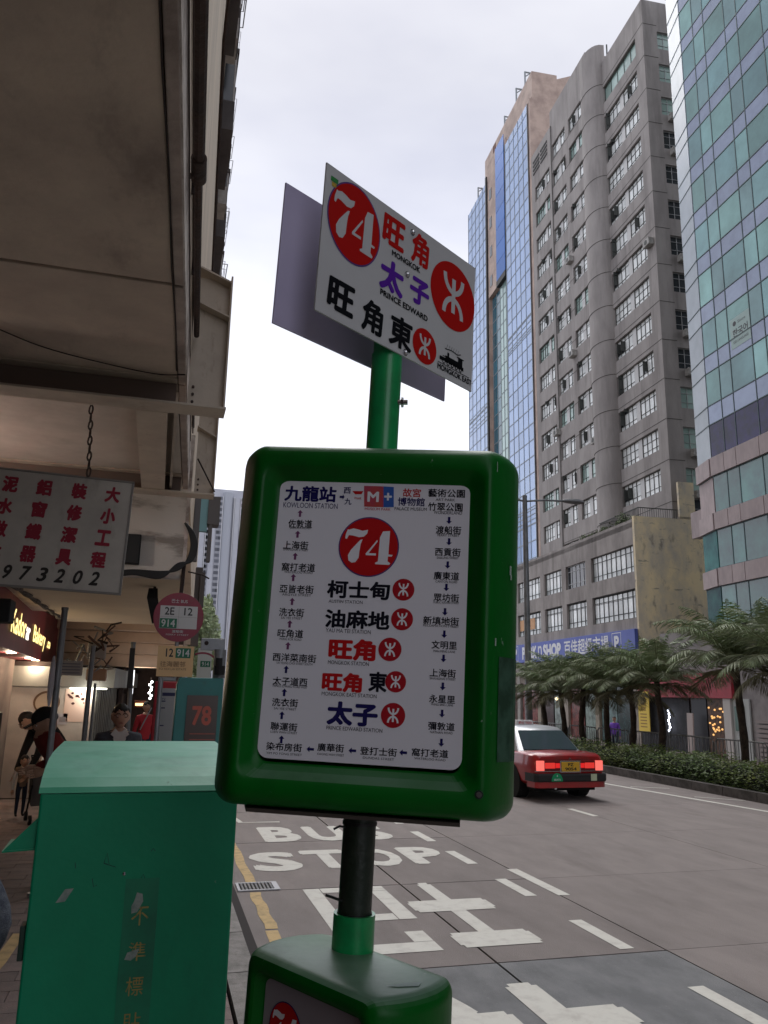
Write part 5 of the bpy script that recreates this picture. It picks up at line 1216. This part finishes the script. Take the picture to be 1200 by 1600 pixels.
q = Print(Matrix(((1, 0, 0, 0), (0, 0, -1, -.0115), (0, 1, 0, 0), (0, 0, 0, 1))), .001); nv = M('navy ink', (.02, .02, .09), .5)
q.rect(-.05, 1.93, .11, 1.965, nv); q.text('N', -.02, 1.90, .03, .02, nv); 
for z in (1.87, 1.80, 1.62): q.rect(-.05, z, -.0, z + .012, nv)
q.build('lettering', sh2); MB().cyl((0, .03, 0), (0, .03, .9), .03, n=10).build('leg', galv, rp_)

# distant white high-rise and greenery
ht = thing('white_high_rise', 'distant white residential tower with rows of tiny windows, behind the bus signs', 'building', (9, 160, -.6))
cr_ = M('high rise white', (.52, .53, .57), .8, (.46, .47, .52), .3)
m = MB(); m.box(-9, 9, 0, 14, 0, 40.9); m.box(-9, 9, .3, 14, 40.9, 42.3)
for x0, x1 in ((-3.4, -2.2), (-1.2, -.2), (3.4, 4.4)): m.box(x0, x1, -.7, 0, 0, 40.5)
m.build('wall', cr_, ht); m = MB(); m.cyl((2.0, -.1, 0), (2.0, -.1, 41.5), 1.0, n=16); m.build('round_shaft', M('high rise grey', (.42, .44, .49), .7), ht, smooth=True, auto=40)
m = MB(); k = 0
for x in (-7.5, -6.4, -5, -4.2, -1.9, -.05 - 1.6, .3, .8, 4.9, 5.6, 7):
    for f_ in range(34): m.box(x - .28, x + .3, -.06 if x not in (-1.65,) else -.76, .02, 1.4 + f_ * 1.17, 2.05 + f_ * 1.17)
w_ = m.build('window', M('far window', (.16, .17, .2), .4, island=.5), ht); tag(w_, kind='stuff')
m = MB()
for x in (-5.7, -3.6, -2.1, .95, 3.2, 4.5): m.box(x, x + .12, -.8, 0, 0, 40.6)
m.build('drain_pipe', M('far pipe', (.7, .7, .72), .7), ht)
for i, (x, y, w, d, h) in enumerate(((30, 190, 20, 16, 40), (54, 230, 22, 16, 52), (24, 260, 18, 14, 56))):
    o_ = thing('apartment_tower', ['pale apartment tower straight down the road, behind the green display box', 'wide apartment tower down the road toward the blue glass block', 'farthest pale apartment tower closing the street'][i], 'building', (x, y, -.6))
    m = MB(); m.box(-w / 2, w / 2, 0, d, 0, h); m.box(-w / 4, w / 4, 2, d - 2, h, h + 3); m.build('wall', [cr_, M('far beige wall', (.42, .38, .33), .8), M('far grey wall', (.40, .41, .43), .8)][i], o_)
    m = MB()
    for a in range(int(w / 2.4)):
        for f_ in range(int(h / 3)): m.box(-w / 2 + .6 + a * 2.4, -w / 2 + 2.0 + a * 2.4, -.05, .02, 1.5 + f_ * 3, 3.0 + f_ * 3)
    w_ = m.build('window', MATS['far window'], o_); tag(w_, kind='stuff')
ft = thing('street_tree', 'pale green tree far down the road behind the round bus flag', 'tree', (2.1, 45, -.2))
m = MB(); rt_ = random.Random(9)
for q_ in range(2600):
    d = Vector((rt_.gauss(0, 1), rt_.gauss(0, 1), rt_.gauss(0, 1))).normalized(); r_ = rt_.random() ** .4
    c = Vector((d.x * 1.1 * r_, d.y * 1.3 * r_, 5.0 + d.z * 2.2 * r_ + .3 * math.sin(d.x * 5))); e_ = Vector((rt_.gauss(0, 1), rt_.gauss(0, 1), rt_.gauss(0, 1))).normalized() * .14; f_ = e_.orthogonal() * .5
    m.add([c - e_, c + f_, c + e_, c - f_], [(0, 1, 2, 3)])
m.build('crown', M('far leaf', (.36, .44, .25), .7, island=.4), ft, fix=False); MB().cyl((0, 0, 0), (0, 0, 4.2), .14, .08, 8).build('trunk', MATS['bark'], ft)

# ================================================================== GREEN CABINET
def dusty(name, base, dust, amt, rough, lo=.55, hi=.97):
    m = M(name, base, rough, tuple(v * .8 for v in base), 1.5, bump=.03, bscale=60, spec=.4); t = m.node_tree; L = t.links.new; b = t.nodes['Principled BSDF']
    src = b.inputs['Base Color'].links[0].from_socket
    g_ = t.nodes.new('ShaderNodeNewGeometry'); sp_ = t.nodes.new('ShaderNodeSeparateXYZ'); L(g_.outputs['True Normal'], sp_.inputs[0])
    mr = t.nodes.new('ShaderNodeMapRange'); mr.inputs[1].default_value = lo; mr.inputs[2].default_value = hi; mr.inputs[4].default_value = amt; L(sp_.outputs['Z'], mr.inputs[0])
    n = t.nodes.new('ShaderNodeTexNoise'); n.inputs['Scale'].default_value = 9; n.inputs['Detail'].default_value = 7; tc = t.nodes.new('ShaderNodeTexCoord'); L(tc.outputs['Object'], n.inputs['Vector'])
    nr = t.nodes.new('ShaderNodeMapRange'); nr.inputs[1].default_value = .3; nr.inputs[2].default_value = .7; nr.inputs[3].default_value = .55; L(n.outputs['Fac'], nr.inputs[0])
    mu = t.nodes.new('ShaderNodeMath'); mu.operation = 'MULTIPLY'; L(mr.outputs[0], mu.inputs[0]); L(nr.outputs[0], mu.inputs[1])
    mx_ = t.nodes.new('ShaderNodeMixRGB'); mx_.inputs[2].default_value = (*dust, 1); L(mu.outputs[0], mx_.inputs[0]); L(src, mx_.inputs[1]); L(mx_.outputs[0], b.inputs['Base Color'])
    return m
cgreen = dusty('cabinet green', (.0, .30, .145), (.22, .47, .39), .8, .5)  # upward faces paler: dusty, with sky reflection put into the colour
grime(cgreen, (.004, .10, .06), 3.2, .52, .74, .6, (1, 1, .35), seed=3); grime(cgreen, (.25, .36, .31), 30, .69, .74, .6, seed=8); grime(cgreen, (.01, .05, .035), 17, .68, .72, .6, seed=1)
cab = thing('green_cabinet', 'tall green metal cabinet with dusty curved hood, sky sheen in its colour, and gold Chinese lettering', 'cabinet', (-.266, 2.3, .13), .03)
WD = .503
prof = [(0, 1.749), (.012, 1.762), (.05, 1.782), (.107, 1.801), (.2, 1.818), (.306, 1.827), (.5, 1.831), (.75, 1.832), (.75, 1.80), (.02, 1.745)]
m = MB(); m.prism([(a, b) for a, b in prof], -.004, WD + .004, 'x'); m.build('hood', cgreen, cab)
m = MB(); m.box(0, WD, .002, .74, .02, 1.748); body_c = m.build('body', cgreen, cab, bevel=.006)
m = MB(); m.box(.01, WD - .01, .02, .72, 0, .02); m.build('plinth', dline, cab)
m = MB(); m.prism([(-.078, 1.606), (-.002, 1.612), (-.002, 1.685)], .03, .05, 'y'); m.prism([(-.078, 1.604), (-.002, 1.608), (-.002, 1.612), (-.078, 1.608)], .028, .2, 'y'); m.build('side_flap', cgreen, cab)
m = MB(); m.box(-.014, -.001, .01, .06, 1.355, 1.435); m.build('hinge', M('hinge dark', (.004, .03, .018), .5), cab, bevel=.002)
q = Print(Matrix(((1, 0, 0, 0), (0, 0, -1, .0015), (0, 1, 0, 0), (0, 0, 0, 1))), .0008)
q.rect(.228, .9, .312, 1.535, M('cabinet strip', (.004, .22, .11), .5, (.004, .15, .08), 6), 1)
gold = M('gold lettering', (.36, .27, .07), .5, (.2, .18, .06), 60, npos=(.5, .6))
CH = [('不', 1.445), ('準', 1.362), ('標', 1.282), ('貼', 1.20), ('街', 1.12), ('招', 1.04)]
for k, (c_, z) in enumerate(CH): q.text(c_, .270, z, .042, .044, gold, 0, 2)
stk = M('torn sticker', (.34, .38, .35), .8, (.2, .27, .24), 40)
q.poly([(.063, 1.487), (.083, 1.518), (.103, 1.519), (.085, 1.489)], stk, 2); q.poly([(.248, 1.452), (.262, 1.455), (.275, 1.48), (.272, 1.498), (.258, 1.502), (.253, 1.482), (.247, 1.470)], stk, 3)
q.poly([(.24, 1.345), (.246, 1.361), (.275, 1.369), (.268, 1.351), (.256, 1.342)], stk, 3)
pen = M('pen scrawl', (.002, .05, .05), .6)
for a in ([(.17, 1.575), (.176, 1.60), (.183, 1.573), (.17, 1.575), (.20, 1.565)], [(.145, 1.54), (.15, 1.52), (.158, 1.524)], [(.285, 1.60), (.29, 1.607), (.296, 1.60)], [(.265, 1.535), (.27, 1.545), (.276, 1.532)], [(.10, 1.58), (.103, 1.566)]): q.stroke(a, .0016, pen, 1)
q.build('lettering', body_c)
MB().ell((.222, .0, 1.548), (.005, .004, .005), 8, 6).build('rivet', chrome, cab)

# ================================================================== MINIBUS STOP
ms = thing('minibus_stop', 'green minibus stop pole with route boards on top and two rounded green display boxes', 'bus stop', (.2595, 1.30, .13))
AX = Vector((.0371, 0, .9993)).normalized(); BASE = Vector((.2595, 1.30, .13))
def pole_at(z): return Vector((.352 + (z - 2.623) * .0371, 1.30, z))
BASE = pole_at(.13); ms.location = BASE
INV = Matrix.Translation(-BASE)
gm = dusty('stop green', (.0, .135, .010), (.28, .38, .32), .72, .36); grime(gm, (.30, .40, .32), 42, .70, .735, .8, (1, 1, .6), seed=4); grime(gm, (.004, .045, .008), 6, .52, .75, .55, (1, 1, .3), seed=6); gm.node_tree.nodes['Principled BSDF'].inputs['Specular IOR Level'].default_value = .24
pgreen = M('pole green', (.006, .36, .10), .35, (.005, .29, .08), 4, coat=.3)
pdark = M('pole dark', (.012, .022, .012), .45, (.03, .035, .025), 14, npos=(.55, .75), bump=.15, bscale=50)
def cylw(name, z0, z1, r, mat, n=28, r2=None, off=(0, 0, 0)):
    o_ = Vector(off); m = MB(); m.cyl(pole_at(z0) - BASE + o_, pole_at(z1) - BASE + o_, r, r2, n); return m.build(name, mat, ms, smooth=True, auto=40)
grime(pgreen, (.3, .38, .33), 40, .70, .73, .7, seed=3); grime(pgreen, (.01, .07, .025), 9, .55, .75, .5, seed=5)
cylw('pole', .13, 1.80, .0265, pdark); cylw('pole', 1.80, 1.965, .0262, pdark); cylw('collar', 1.735, 1.815, .0325, pgreen); cylw('collar', 1.955, 1.968, .030, pdark)
cylw('pole', 2.50, 2.745, .0278, pgreen); cylw('pole', 2.745, 3.0, .0255, pgreen); cylw('collar', 2.50, 2.552, .0300, M('collar green', (.004, .085, .028), .5))
cylw('base_flange', .13, .15, .09, pdark)
# bolt through the pole
pb = pole_at(2.652) - BASE; m = MB(); m.cyl(pb + Vector((.02, -.016, 0)), pb + Vector((.037, -.022, 0)), .005, n=8); m.cyl(pb + Vector((.026, -.018, 0)), pb + Vector((.030, -.0195, 0)), .009, n=6); m.build('bolt', chrome, ms)
# cable ties and short black wires
m = MB(); z0 = pole_at(1.95) - BASE; m.tube([z0 + Vector((-.026, -.01, -.008)), z0 + Vector((-.035, -.012, -.006)), z0 + Vector((-.045, -.014, -.010))], .0018, 5)
z1 = pole_at(1.842) - BASE; m.tube([z1 + Vector((-.024, -.012, -.006)), z1 + Vector((-.042, -.02, .002)), z1 + Vector((-.052, -.024, .006))], .0022, 5); m.build('cable_tie', M('tie black', (.008, .008, .008), .5), ms)
for z in (1.944, 1.812): cylw('strap', z, z + .005, .0275, MATS['tie black'])

pw = M('panel sheet', (.80, .785, .83), .4, (.74, .725, .78), 1.2, npos=(.3, .7), spec=.25); kk = M('panel black', (.008, .008, .016), .6, spec=.1); nn_ = M('panel navy', (.015, .012, .10), .6, spec=.1); rr_ = M('panel red', (.50, .010, .012), .6, spec=.1)
pp_ = M('panel plum', (.16, .035, .13), .5); ww_ = M('panel white ink', (.80, .79, .83), .5); CM = {'k': kk, 'n': nn_, 'r': rr_, 'w': ww_}
def rrect(hw, hh, r, n=6):
    o_ = []
    for cx, cy, a0 in ((hw - r, hh - r, 0), (-hw + r, hh - r, 90), (-hw + r, -hh + r, 180), (hw - r, -hh + r, 270)):
        for k in range(n + 1):
            t = R(a0 + 90 * k / n); o_.append((cx + r * math.cos(t), cy + r * math.sin(t)))
    return o_
RINGS = [(.155, .2205, .016, .076), (.158, .2235, .018, .0765), (.166, .232, .02, .084), (.177, .243, .022, .097), (.1815, .248, .022, .1), (.186, .260, .022, .1), (.1915, .270, .022, .0975),
         (.199, .279, .022, .089), (.207, .284, .024, .078), (.216, .2865, .026, .064), (.227, .288, .028, .045), (.235, .2885, .028, .022), (.238, .2887, .028, 0)]
RINGS2 = [(.105, .245, .012, .062), (.109, .25, .014, .064), (.114, .256, .015, .079), (.118, .261, .016, .082), (.124, .269, .016, .082), (.130, .275, .016, .080), (.137, .279, .018, .073), (.144, .2808, .02, .063), (.152, .2815, .022, .045), (.158, .282, .022, .024), (.160, .2821, .022, 0)]
def display_box(name, centre, right, RG, sc=(1, 1)):
    F_ = INV @ frame(centre, right, AX); rg_ = RG + [(a, b, c, -d) for a, b, c, d in reversed(RG[5:-1])]
    m = MB(); m.loft([[F_ @ Vector((x, y, d)) for x, y in rrect(a * sc[0], b * sc[1], c)] for a, b, c, d in rg_], cap0=False)
    return m.build(name, gm, ms, smooth=True, auto=32), F_
r1 = Vector((.9319, -.3612, -.0346)); nrm1 = r1.cross(AX).normalized()
PC = Vector((.3095, 1.22, 2.2639)); C1 = PC - nrm1 * .0765 + AX * -.006
bx1, F1 = display_box('upper_display_box', C1, r1, RINGS)
FP = INV @ frame(PC + AX * 0, r1, AX)
m = MB(); m.add([FP @ Vector((x, y, 0.0008)) for x, y in rrect(.1562, .2214, .017)], [tuple(range(28))]); panel = m.build('route_panel', pw, ms)
q = Print(FP @ Matrix.Translation((0, 0, .001)), .00025)
PANEL_TEXT=[ ('九龍站',-104.9,197.4,86.5,26.6,'n',2),('KOWLOON STATION',-103.3,177.6,90.4,8.8,'n',0),('西',-44.1,205.0,11.8,11.0,'n',1),
('九',-41.7,186.3,11.7,11.0,'n',1),('M',-0.8,195.4,19.1,17.5,'w',2),('+',23.5,196.3,12.7,13.1,'w',2),
('MUSEUM PARK',7.8,175.0,42.1,4.3,'r',0),('故宮',62.0,204.1,29.4,14.2,'r',1),('博物館',61.7,188.9,43.9,14.1,'n',1),
('PALACE MUSEUM',61.2,177.0,52.1,5.4,'k',0),('藝術公園',118.3,204.9,59.1,14.1,'k',1),('ART PARK',116.6,194.0,31.1,4.3,'k',0),
('竹翠公園',117.0,182.2,55.7,14.0,'k',1),('WONDERLAND',121.5,172.7,45.3,5.3,'k',0),('渡船街',123.4,144.1,40.9,13.7,'k',1),
('FERRY STREET',123.7,135.6,34.7,3.8,'k',0),('西貢街',123.6,108.4,40.6,13.5,'k',1),('SAIKUNG STREET',123.9,99.1,34.4,3.7,'k',0),
('廣東道',122.9,70.2,40.3,13.3,'k',1),('CANTON ROAD',123.2,61.0,34.2,3.7,'k',0),('眾坊街',124.0,35.7,40.0,13.1,'k',1),
('PUBLIC SQUARE STREET',124.3,27.7,39.9,3.6,'k',0),('新填地街',117.3,-0.7,55.6,12.9,'k',1),('RECLAMATION STREET',117.6,-8.6,55.5,3.6,'k',0),
('文明里',123.5,-37.7,39.3,12.7,'k',1),('MAN MING LANE',123.9,-47.4,33.4,3.5,'k',0),('上海街',123.0,-80.3,40.0,12.4,'k',1),
('SHANGHAI STREET',123.3,-88.9,39.9,3.4,'k',0),('永星里',123.4,-119.2,39.6,12.2,'k',1),('WING SING LANE',123.7,-127.6,33.6,3.4,'k',0),
('彌敦道',123.9,-159.2,40.2,12.0,'k',1),('NATHAN ROAD',124.2,-168.4,34.1,3.3,'k',0),('窩打老道',108.2,-198.8,55.2,11.8,'k',1),
('WATERLOO ROAD',108.5,-207.8,46.8,3.2,'k',0),('登打士街',30.5,-201.6,56.1,11.9,'k',1),('DUNDAS STREET',31.1,-211.6,47.5,3.3,'k',0),
('廣華街',-42.7,-200.3,41.2,12.0,'k',1),('KWONG WAH STREET',-42.0,-210.4,41.1,3.3,'k',0),('染布房街',-114.8,-203.6,55.7,12.1,'k',1),
('YIM PO FONG STREET',-113.9,-213.7,55.6,3.3,'k',0),('聯運街',-117.6,-173.7,42.1,12.3,'k',1),('LUEN WAN STREET',-116.8,-182.2,42.0,3.4,'k',0),
('洗衣街',-118.9,-137.6,41.4,12.5,'k',1),('SAI YEE STREET',-118.0,-147.1,35.1,3.4,'k',0),('太子道西',-113.7,-105.3,54.9,12.6,'k',1),
('PRINCE EDWARD ROAD WEST',-113.0,-113.1,54.8,3.5,'k',0),('西洋菜南街',-109.8,-68.8,69.6,12.8,'k',1),('SAI YEUNG CHOI STREET SOUTH',-109.0,-77.6,57.2,3.5,'k',0),
('旺角道',-119.3,-31.4,41.3,13.1,'k',1),('MONG KOK ROAD',-118.5,-40.4,35.1,3.6,'k',0),('洗衣街',-120.2,2.0,40.6,13.3,'k',1),
('SAI YEE STREET',-119.4,-7.1,34.4,3.7,'k',0),('亞皆老街',-115.1,39.3,55.5,13.5,'k',1),('ARGYLE STREET',-114.3,30.1,47.1,3.7,'k',0),
('窩打老道',-115.0,74.9,54.9,13.7,'k',1),('WATERLOO ROAD',-114.3,66.5,46.6,3.8,'k',0),('上海街',-122.4,110.7,41.5,13.9,'k',1),
('SHANGHAI STREET',-121.7,103.2,41.5,3.8,'k',0),('佐敦道',-117.9,146.4,39.7,14.1,'k',1),('JORDAN ROAD',-117.3,138.9,33.7,3.9,'k',0),
('柯士甸',-15.4,42.1,100.8,28.7,'k',2),('AUSTIN STATION',-34.7,22.7,54.5,5.1,'k',0),('油麻地',-14.4,-4.6,102.8,29.1,'k',2),
('YAU MA TEI STATION',-27.4,-23.4,71.2,6.0,'k',0),('旺角',-19.4,-51.7,74.7,33.5,'r',3),('MONGKOK STATION',-24.0,-72.6,64.3,5.9,'k',0),
('旺角',-32.0,-102.3,63.0,29.9,'r',3),('東',23.6,-98.8,28.7,30.7,'k',2),('MONGKOK EAST STATION',-19.7,-120.7,85.5,5.7,'k',0),
('太子',-12.9,-148.8,78.9,35.8,'n',3),('PRINCE EDWARD STATION',-8.4,-171.0,86.3,5.6,'k',0) ]
PANEL_ARROWS=[(123.9,160.0,'d'),(125.1,125.2,'d'),(124.3,87.7,'d'),(123.5,51.9,'d'),(122.8,13.6,'d'),(123.0,-21.1,'d'),(123.3,-58.1,'d'),(123.7,-100.2,'d'),(124.2,-140.6,'d'),(124.7,-183.0,'d'),(68.1,-200.7,'l'),(-9.3,-202.6,'l'),(-74.0,-204.4,'l'),(-119.8,-192.7,'u'),(-122.2,-156.9,'u'),(-121.3,-122.3,'u'),(-121.4,-87.2,'u'),(-121.7,-50.6,'p'),(-121.6,-16.4,'p'),(-120.7,19.4,'p'),(-122.0,57.8,'p'),(-121.8,92.6,'p'),(-120.7,129.0,'p'),(-119.4,163.8,'p'),(-51.9,193.7,'s')]
for s_, x, y, w, h, c_, b_ in PANEL_TEXT: q.text(s_, x / 1e3, y / 1e3, w / 1e3, h / 1e3, CM[c_], (0, .018, .036, .05)[b_] if h > 6 or b_ else .0, 3 if c_ == 'w' else 1, .0)
for x, y, d in PANEL_ARROWS:
    x /= 1e3; y /= 1e3; c_ = pp_ if d == 'p' else nn_
    A_ = {'d': (0, -1), 'u': (0, 1), 'p': (0, 1), 'l': (-1, 0), 's': (1, 0)}[d]; a = Vector(A_); b = Vector((-a.y, a.x)); o_ = Vector((x, y)); L_ = .0058 if d != 's' else .004
    pt = [o_ - a * L_ - b * .0019, o_ + a * .001 - b * .0019, o_ + a * .001 - b * .0045, o_ + a * L_, o_ + a * .001 + b * .0045, o_ + a * .001 + b * .0019, o_ - a * L_ + b * .0019]
    q.poly([tuple(p) for p in pt], c_, 1)
route_disc(q, -.0032, .1125, .0490, M('panel violet ring', (.05, .02, .16), .5), rr_, ww_, 1)
for x, y, r_ in ((.0561, .0456, .0174), (.0563, -.0009, .0172), (.0397, -.0484, .0181), (.0512, -.0971, .0161), (.0499, -.1474, .0186)): metro_disc(q, x, y, r_, M('metro red', (.40, .012, .02), .6, spec=.1), ww_, 1)
q.poly([(-.0168, .2136), (.0151, .2135), (.0170, .1786), (-.0146, .1786)], M('museum orange', (.50, .06, .04), .5, (.42, .03, .12), 30), 1); q.poly([(.0151, .2135), (.0321, .2130), (.0338, .1792), (.0170, .1786)], M('museum blue', (.02, .10, .42), .5), 1)
q.poly([(-.0355, .2041), (-.0174, .2047), (-.0202, .1992), (-.0308, .1988)], rr_, 1); q.text('WestK', -.026, .1925, .012, .004, rr_, .0, 1)
q.build('lettering', panel)
for x, y in ((-.207, -.262), (.188, -.245)):
    scf = INV @ frame(C1, r1, AX); d_ = .078 if x < 0 else .1
    m = MB(); m.cyl(scf @ Vector((x * .97, y, d_ - .004)), scf @ Vector((x * .97, y, d_ + .001)), .0065, n=14); m.build('screw_seat', M('screw seat', (.002, .02, .008), .5), ms)
    m = MB(); m.cyl(scf @ Vector((x * .97, y, d_)), scf @ Vector((x * .97, y, d_ + .003)), .0042, n=12); m.build('screw', chrome, ms, smooth=True, auto=30)
# scratches and the darker sticker patch on the right flank
m = MB()
def flank(x, y): 
    for i in range(4, len(RINGS) - 1):
        if RINGS[i][0] <= x <= RINGS[i + 1][0]:
            t = (x - RINGS[i][0]) / (RINGS[i + 1][0] - RINGS[i][0]); return RINGS[i][3] + (RINGS[i + 1][3] - RINGS[i][3]) * t
    return 0
def patch(mb, x0, x1, y0, y1, up_=.0008, n=6):
    vs = []; 
    for k in range(n + 1):
        x = x0 + (x1 - x0) * k / n; d_ = flank(x, 0) + up_
        vs += [F1 @ Vector((x + up_, y0, d_)), F1 @ Vector((x + up_, y1, d_))]
    mb.add(vs, [(2 * k, 2 * k + 2, 2 * k + 3, 2 * k + 1) for k in range(n)])
patch(m, .207, .2372, -.20, -.045); m.build('worn_sticker', M('worn sticker film', (.035, .10, .06), .75, (.008, .045, .02), 30, npos=(.4, .6)), ms)
m = MB(); patch(m, .222, .225, .085, .10); patch(m, .2235, .226, .078, .086); patch(m, .2, .202, -.03, -.018); patch(m, .197, .198, .245, .262); m.build('scratch', M('scratch pale', (.35, .45, .38), .8), ms)
# base plate under the box
m = MB(); m.prism([(x * .92 + 0, y * .9 ) for x, y in [( .17, .085), (-.18, .085), (-.2, .02), (-.2, -.02), (-.18, -.085), (.17, -.085)]], -.2945, -.2890, 'z')
bp_ = MB(); bp_.add([F1 @ Vector((x, z, y)) for x, y, z in m.v], m.f); bp_.build('base_plate', M('brown steel', (.06, .045, .035), .7), ms)
m = MB(); pz = pole_at(1.962) - BASE; m.loft([[pz + Vector((x * s_, y * s_, z)) for x, y in ((-.05, -.035), (.05, -.035), (.05, .035), (-.05, .035))] for z, s_ in ((-.004, .72), (.004, 1.0), (.014, 1.0))]); m.build('pole_head', MATS['brown steel'], ms)

# lower box
r2 = Vector((.5, -.866, -.0186)); n2 = r2.cross(AX).normalized(); C2 = pole_at(1.48) + n2 * .010 + Vector((-.012, -.055, 0)); C2.z = 1.484
bx2, F2 = display_box('lower_display_box', C2, r2, RINGS2)
m = MB(); m.add([F2 @ Vector((x, y, .0632)) for x, y in rrect(.1065, .2465, .013)], [tuple(range(28))]); pn2 = m.build('lower_route_panel', M('lower panel sheet', (.33, .29, .32), .4), ms)
q = Print(F2 @ Matrix.Translation((0, 0, .0636)), .0003)
route_disc(q, -.055, .190, .036, nn_, rr_, ww_, 1); q.disc(.012, .195, .018, M('olive disc', (.09, .13, .02), .5), 1); q.disc(.065, .195, .018, rr_, 1)
for k in range(6): q.text('旺角火車站'[:3 + k % 3], -.01, .12 - k * .05, .16, .03, kk, .02, 1)
q.build('lettering', pn2)
m = MB(); 
for a in ([(.14, .2727, .03), (.155, .2727, .02), (.175, .2727, -.005), (.165, .2727, -.02), (.15, .2727, .0)],): m.add([F2 @ Vector((x * .76, y + .0104, z)) for x, y, z in a], [tuple(range(len(a)))])
m.build('peeled_patch', M('peeled pale', (.45, .55, .52), .8), ms)

# route boards on the pole head
def board(name, centre, right, W, H_, mat, th=.003):
    Fb = INV @ frame(centre, right, AX); m = MB(); m.box(-W / 2, W / 2, -H_ / 2, H_ / 2, -th, 0, None, Fb); return m.build(name, mat, ms), Fb
rb = Vector((.8477, .5295, -.0315)); BC = Vector((.38, 1.28, 2.8761))
sheetb = M('board white', (.62, .62, .63), .5, (.56, .56, .57), 3, npos=(.35, .65), spec=.12)
b1, FB = board('front_route_board', BC + rb.cross(AX).normalized() * .0035, rb, .4228, .2717, sheetb)
b2, FB2 = board('rear_route_board', Vector((.3325, 1.33, 2.866)), Vector((.8667, .4977, -.0322)), .438, .2645, M('board lavender', (.56, .51, .70), .5, (.48, .43, .62), 2, npos=(.35, .65)))
q = Print(FB @ Matrix.Translation((0, 0, .0004)), .0003)
vio = M('board violet', (.11, .02, .36), .6, spec=.1); brd = M('board red', (.50, .010, .008), .6, spec=.08); bblk = M('board black', (.006, .007, .010), .6, spec=.1); rng = M('board ring', (.10, .04, .22), .5)
route_disc(q, -.1381, .0556, .0650, rng, brd, sheetb, 1, ry=.0755)
metro_disc(q, .1413, .041, .0705, brd, sheetb, 1); metro_disc(q, .0623, -.0956, .0345, brd, sheetb, 1)
for ch_, x, y, w, h, mt, b_ in (('旺', -.038, .0905, .059, .060, brd, .045), ('角', .037, .0915, .050, .066, brd, .035), ('太', -.0365, .001, .064, .064, vio, .05), ('子', .0405, .0055, .056, .054, vio, .05),
                              ('旺', -.1565, -.0905, .062, .058, bblk, .045), ('角', -.0795, -.0955, .052, .062, bblk, .035), ('東', -.0045, -.0955, .062, .062, bblk, .035)):
    q.text(ch_, x, y, w, h, mt, b_, 1, .05)
q.text('MONGKOK', -.001, .0496, .080, .0118, bblk, .035, 1); q.text('PRINCE EDWARD', .001, -.0385, .132, .0120, bblk, .035, 1); q.text('MONGKOK EAST', .1555, -.1188, .108, .0118, bblk, .035, 1)
# little steam train
tx0, ty0 = .152, -.100
for a, b, c, d in ((-.045, -.004, .030, .004), (-.036, .006, -.010, .0075), (-.028, -.002, .014, .010), (.012, -.004, .026, .018), (.008, .018, .030, .0205), (-.022, .010, -.016, .018)): q.rect(tx0 + a, ty0 + b, tx0 + c, ty0 + d, bblk, 1)
for k in range(5): q.disc(tx0 - .032 + k * .013, ty0 - .005, .0042, bblk, 1, 12); q.disc(tx0 - .032 + k * .013, ty0 - .005, .002, sheetb, 2, 10)
q.stroke([(tx0 - .05, ty0 - .0105), (tx0 + .048, ty0 - .0105)], .0014, bblk); q.stroke([(tx0 - .03, ty0 + .023), (tx0 - .01, ty0 + .026), (tx0 + .01, ty0 + .024), (tx0 + .02, ty0 + .028)], .002, bblk)
for k in range(6): q.stroke([(tx0 - .025 + k * .007, ty0 + .026), (tx0 - .022 + k * .007, ty0 + .034)], .0007, bblk)
q.rect(-.2, .108, -.183, .117, M('sticker green', (.03, .25, .06), .5)); q.rect(-.197, .099, -.186, .107, M('sticker gold', (.55, .38, .05), .5)); q.build('lettering', b1)
for x, y in ((.0114, .1161), (.0027, .0246), (.0087, -.1283)):
    m = MB(); m.cyl(FB @ Vector((x, y, 0)), FB @ Vector((x, y, .0015)), .0062, n=14); m.ell(FB @ Vector((x, y, .0018)), (.0042, .0042, .0042), 10, 6); m.build('board_bolt', chrome, ms, smooth=True, auto=30)
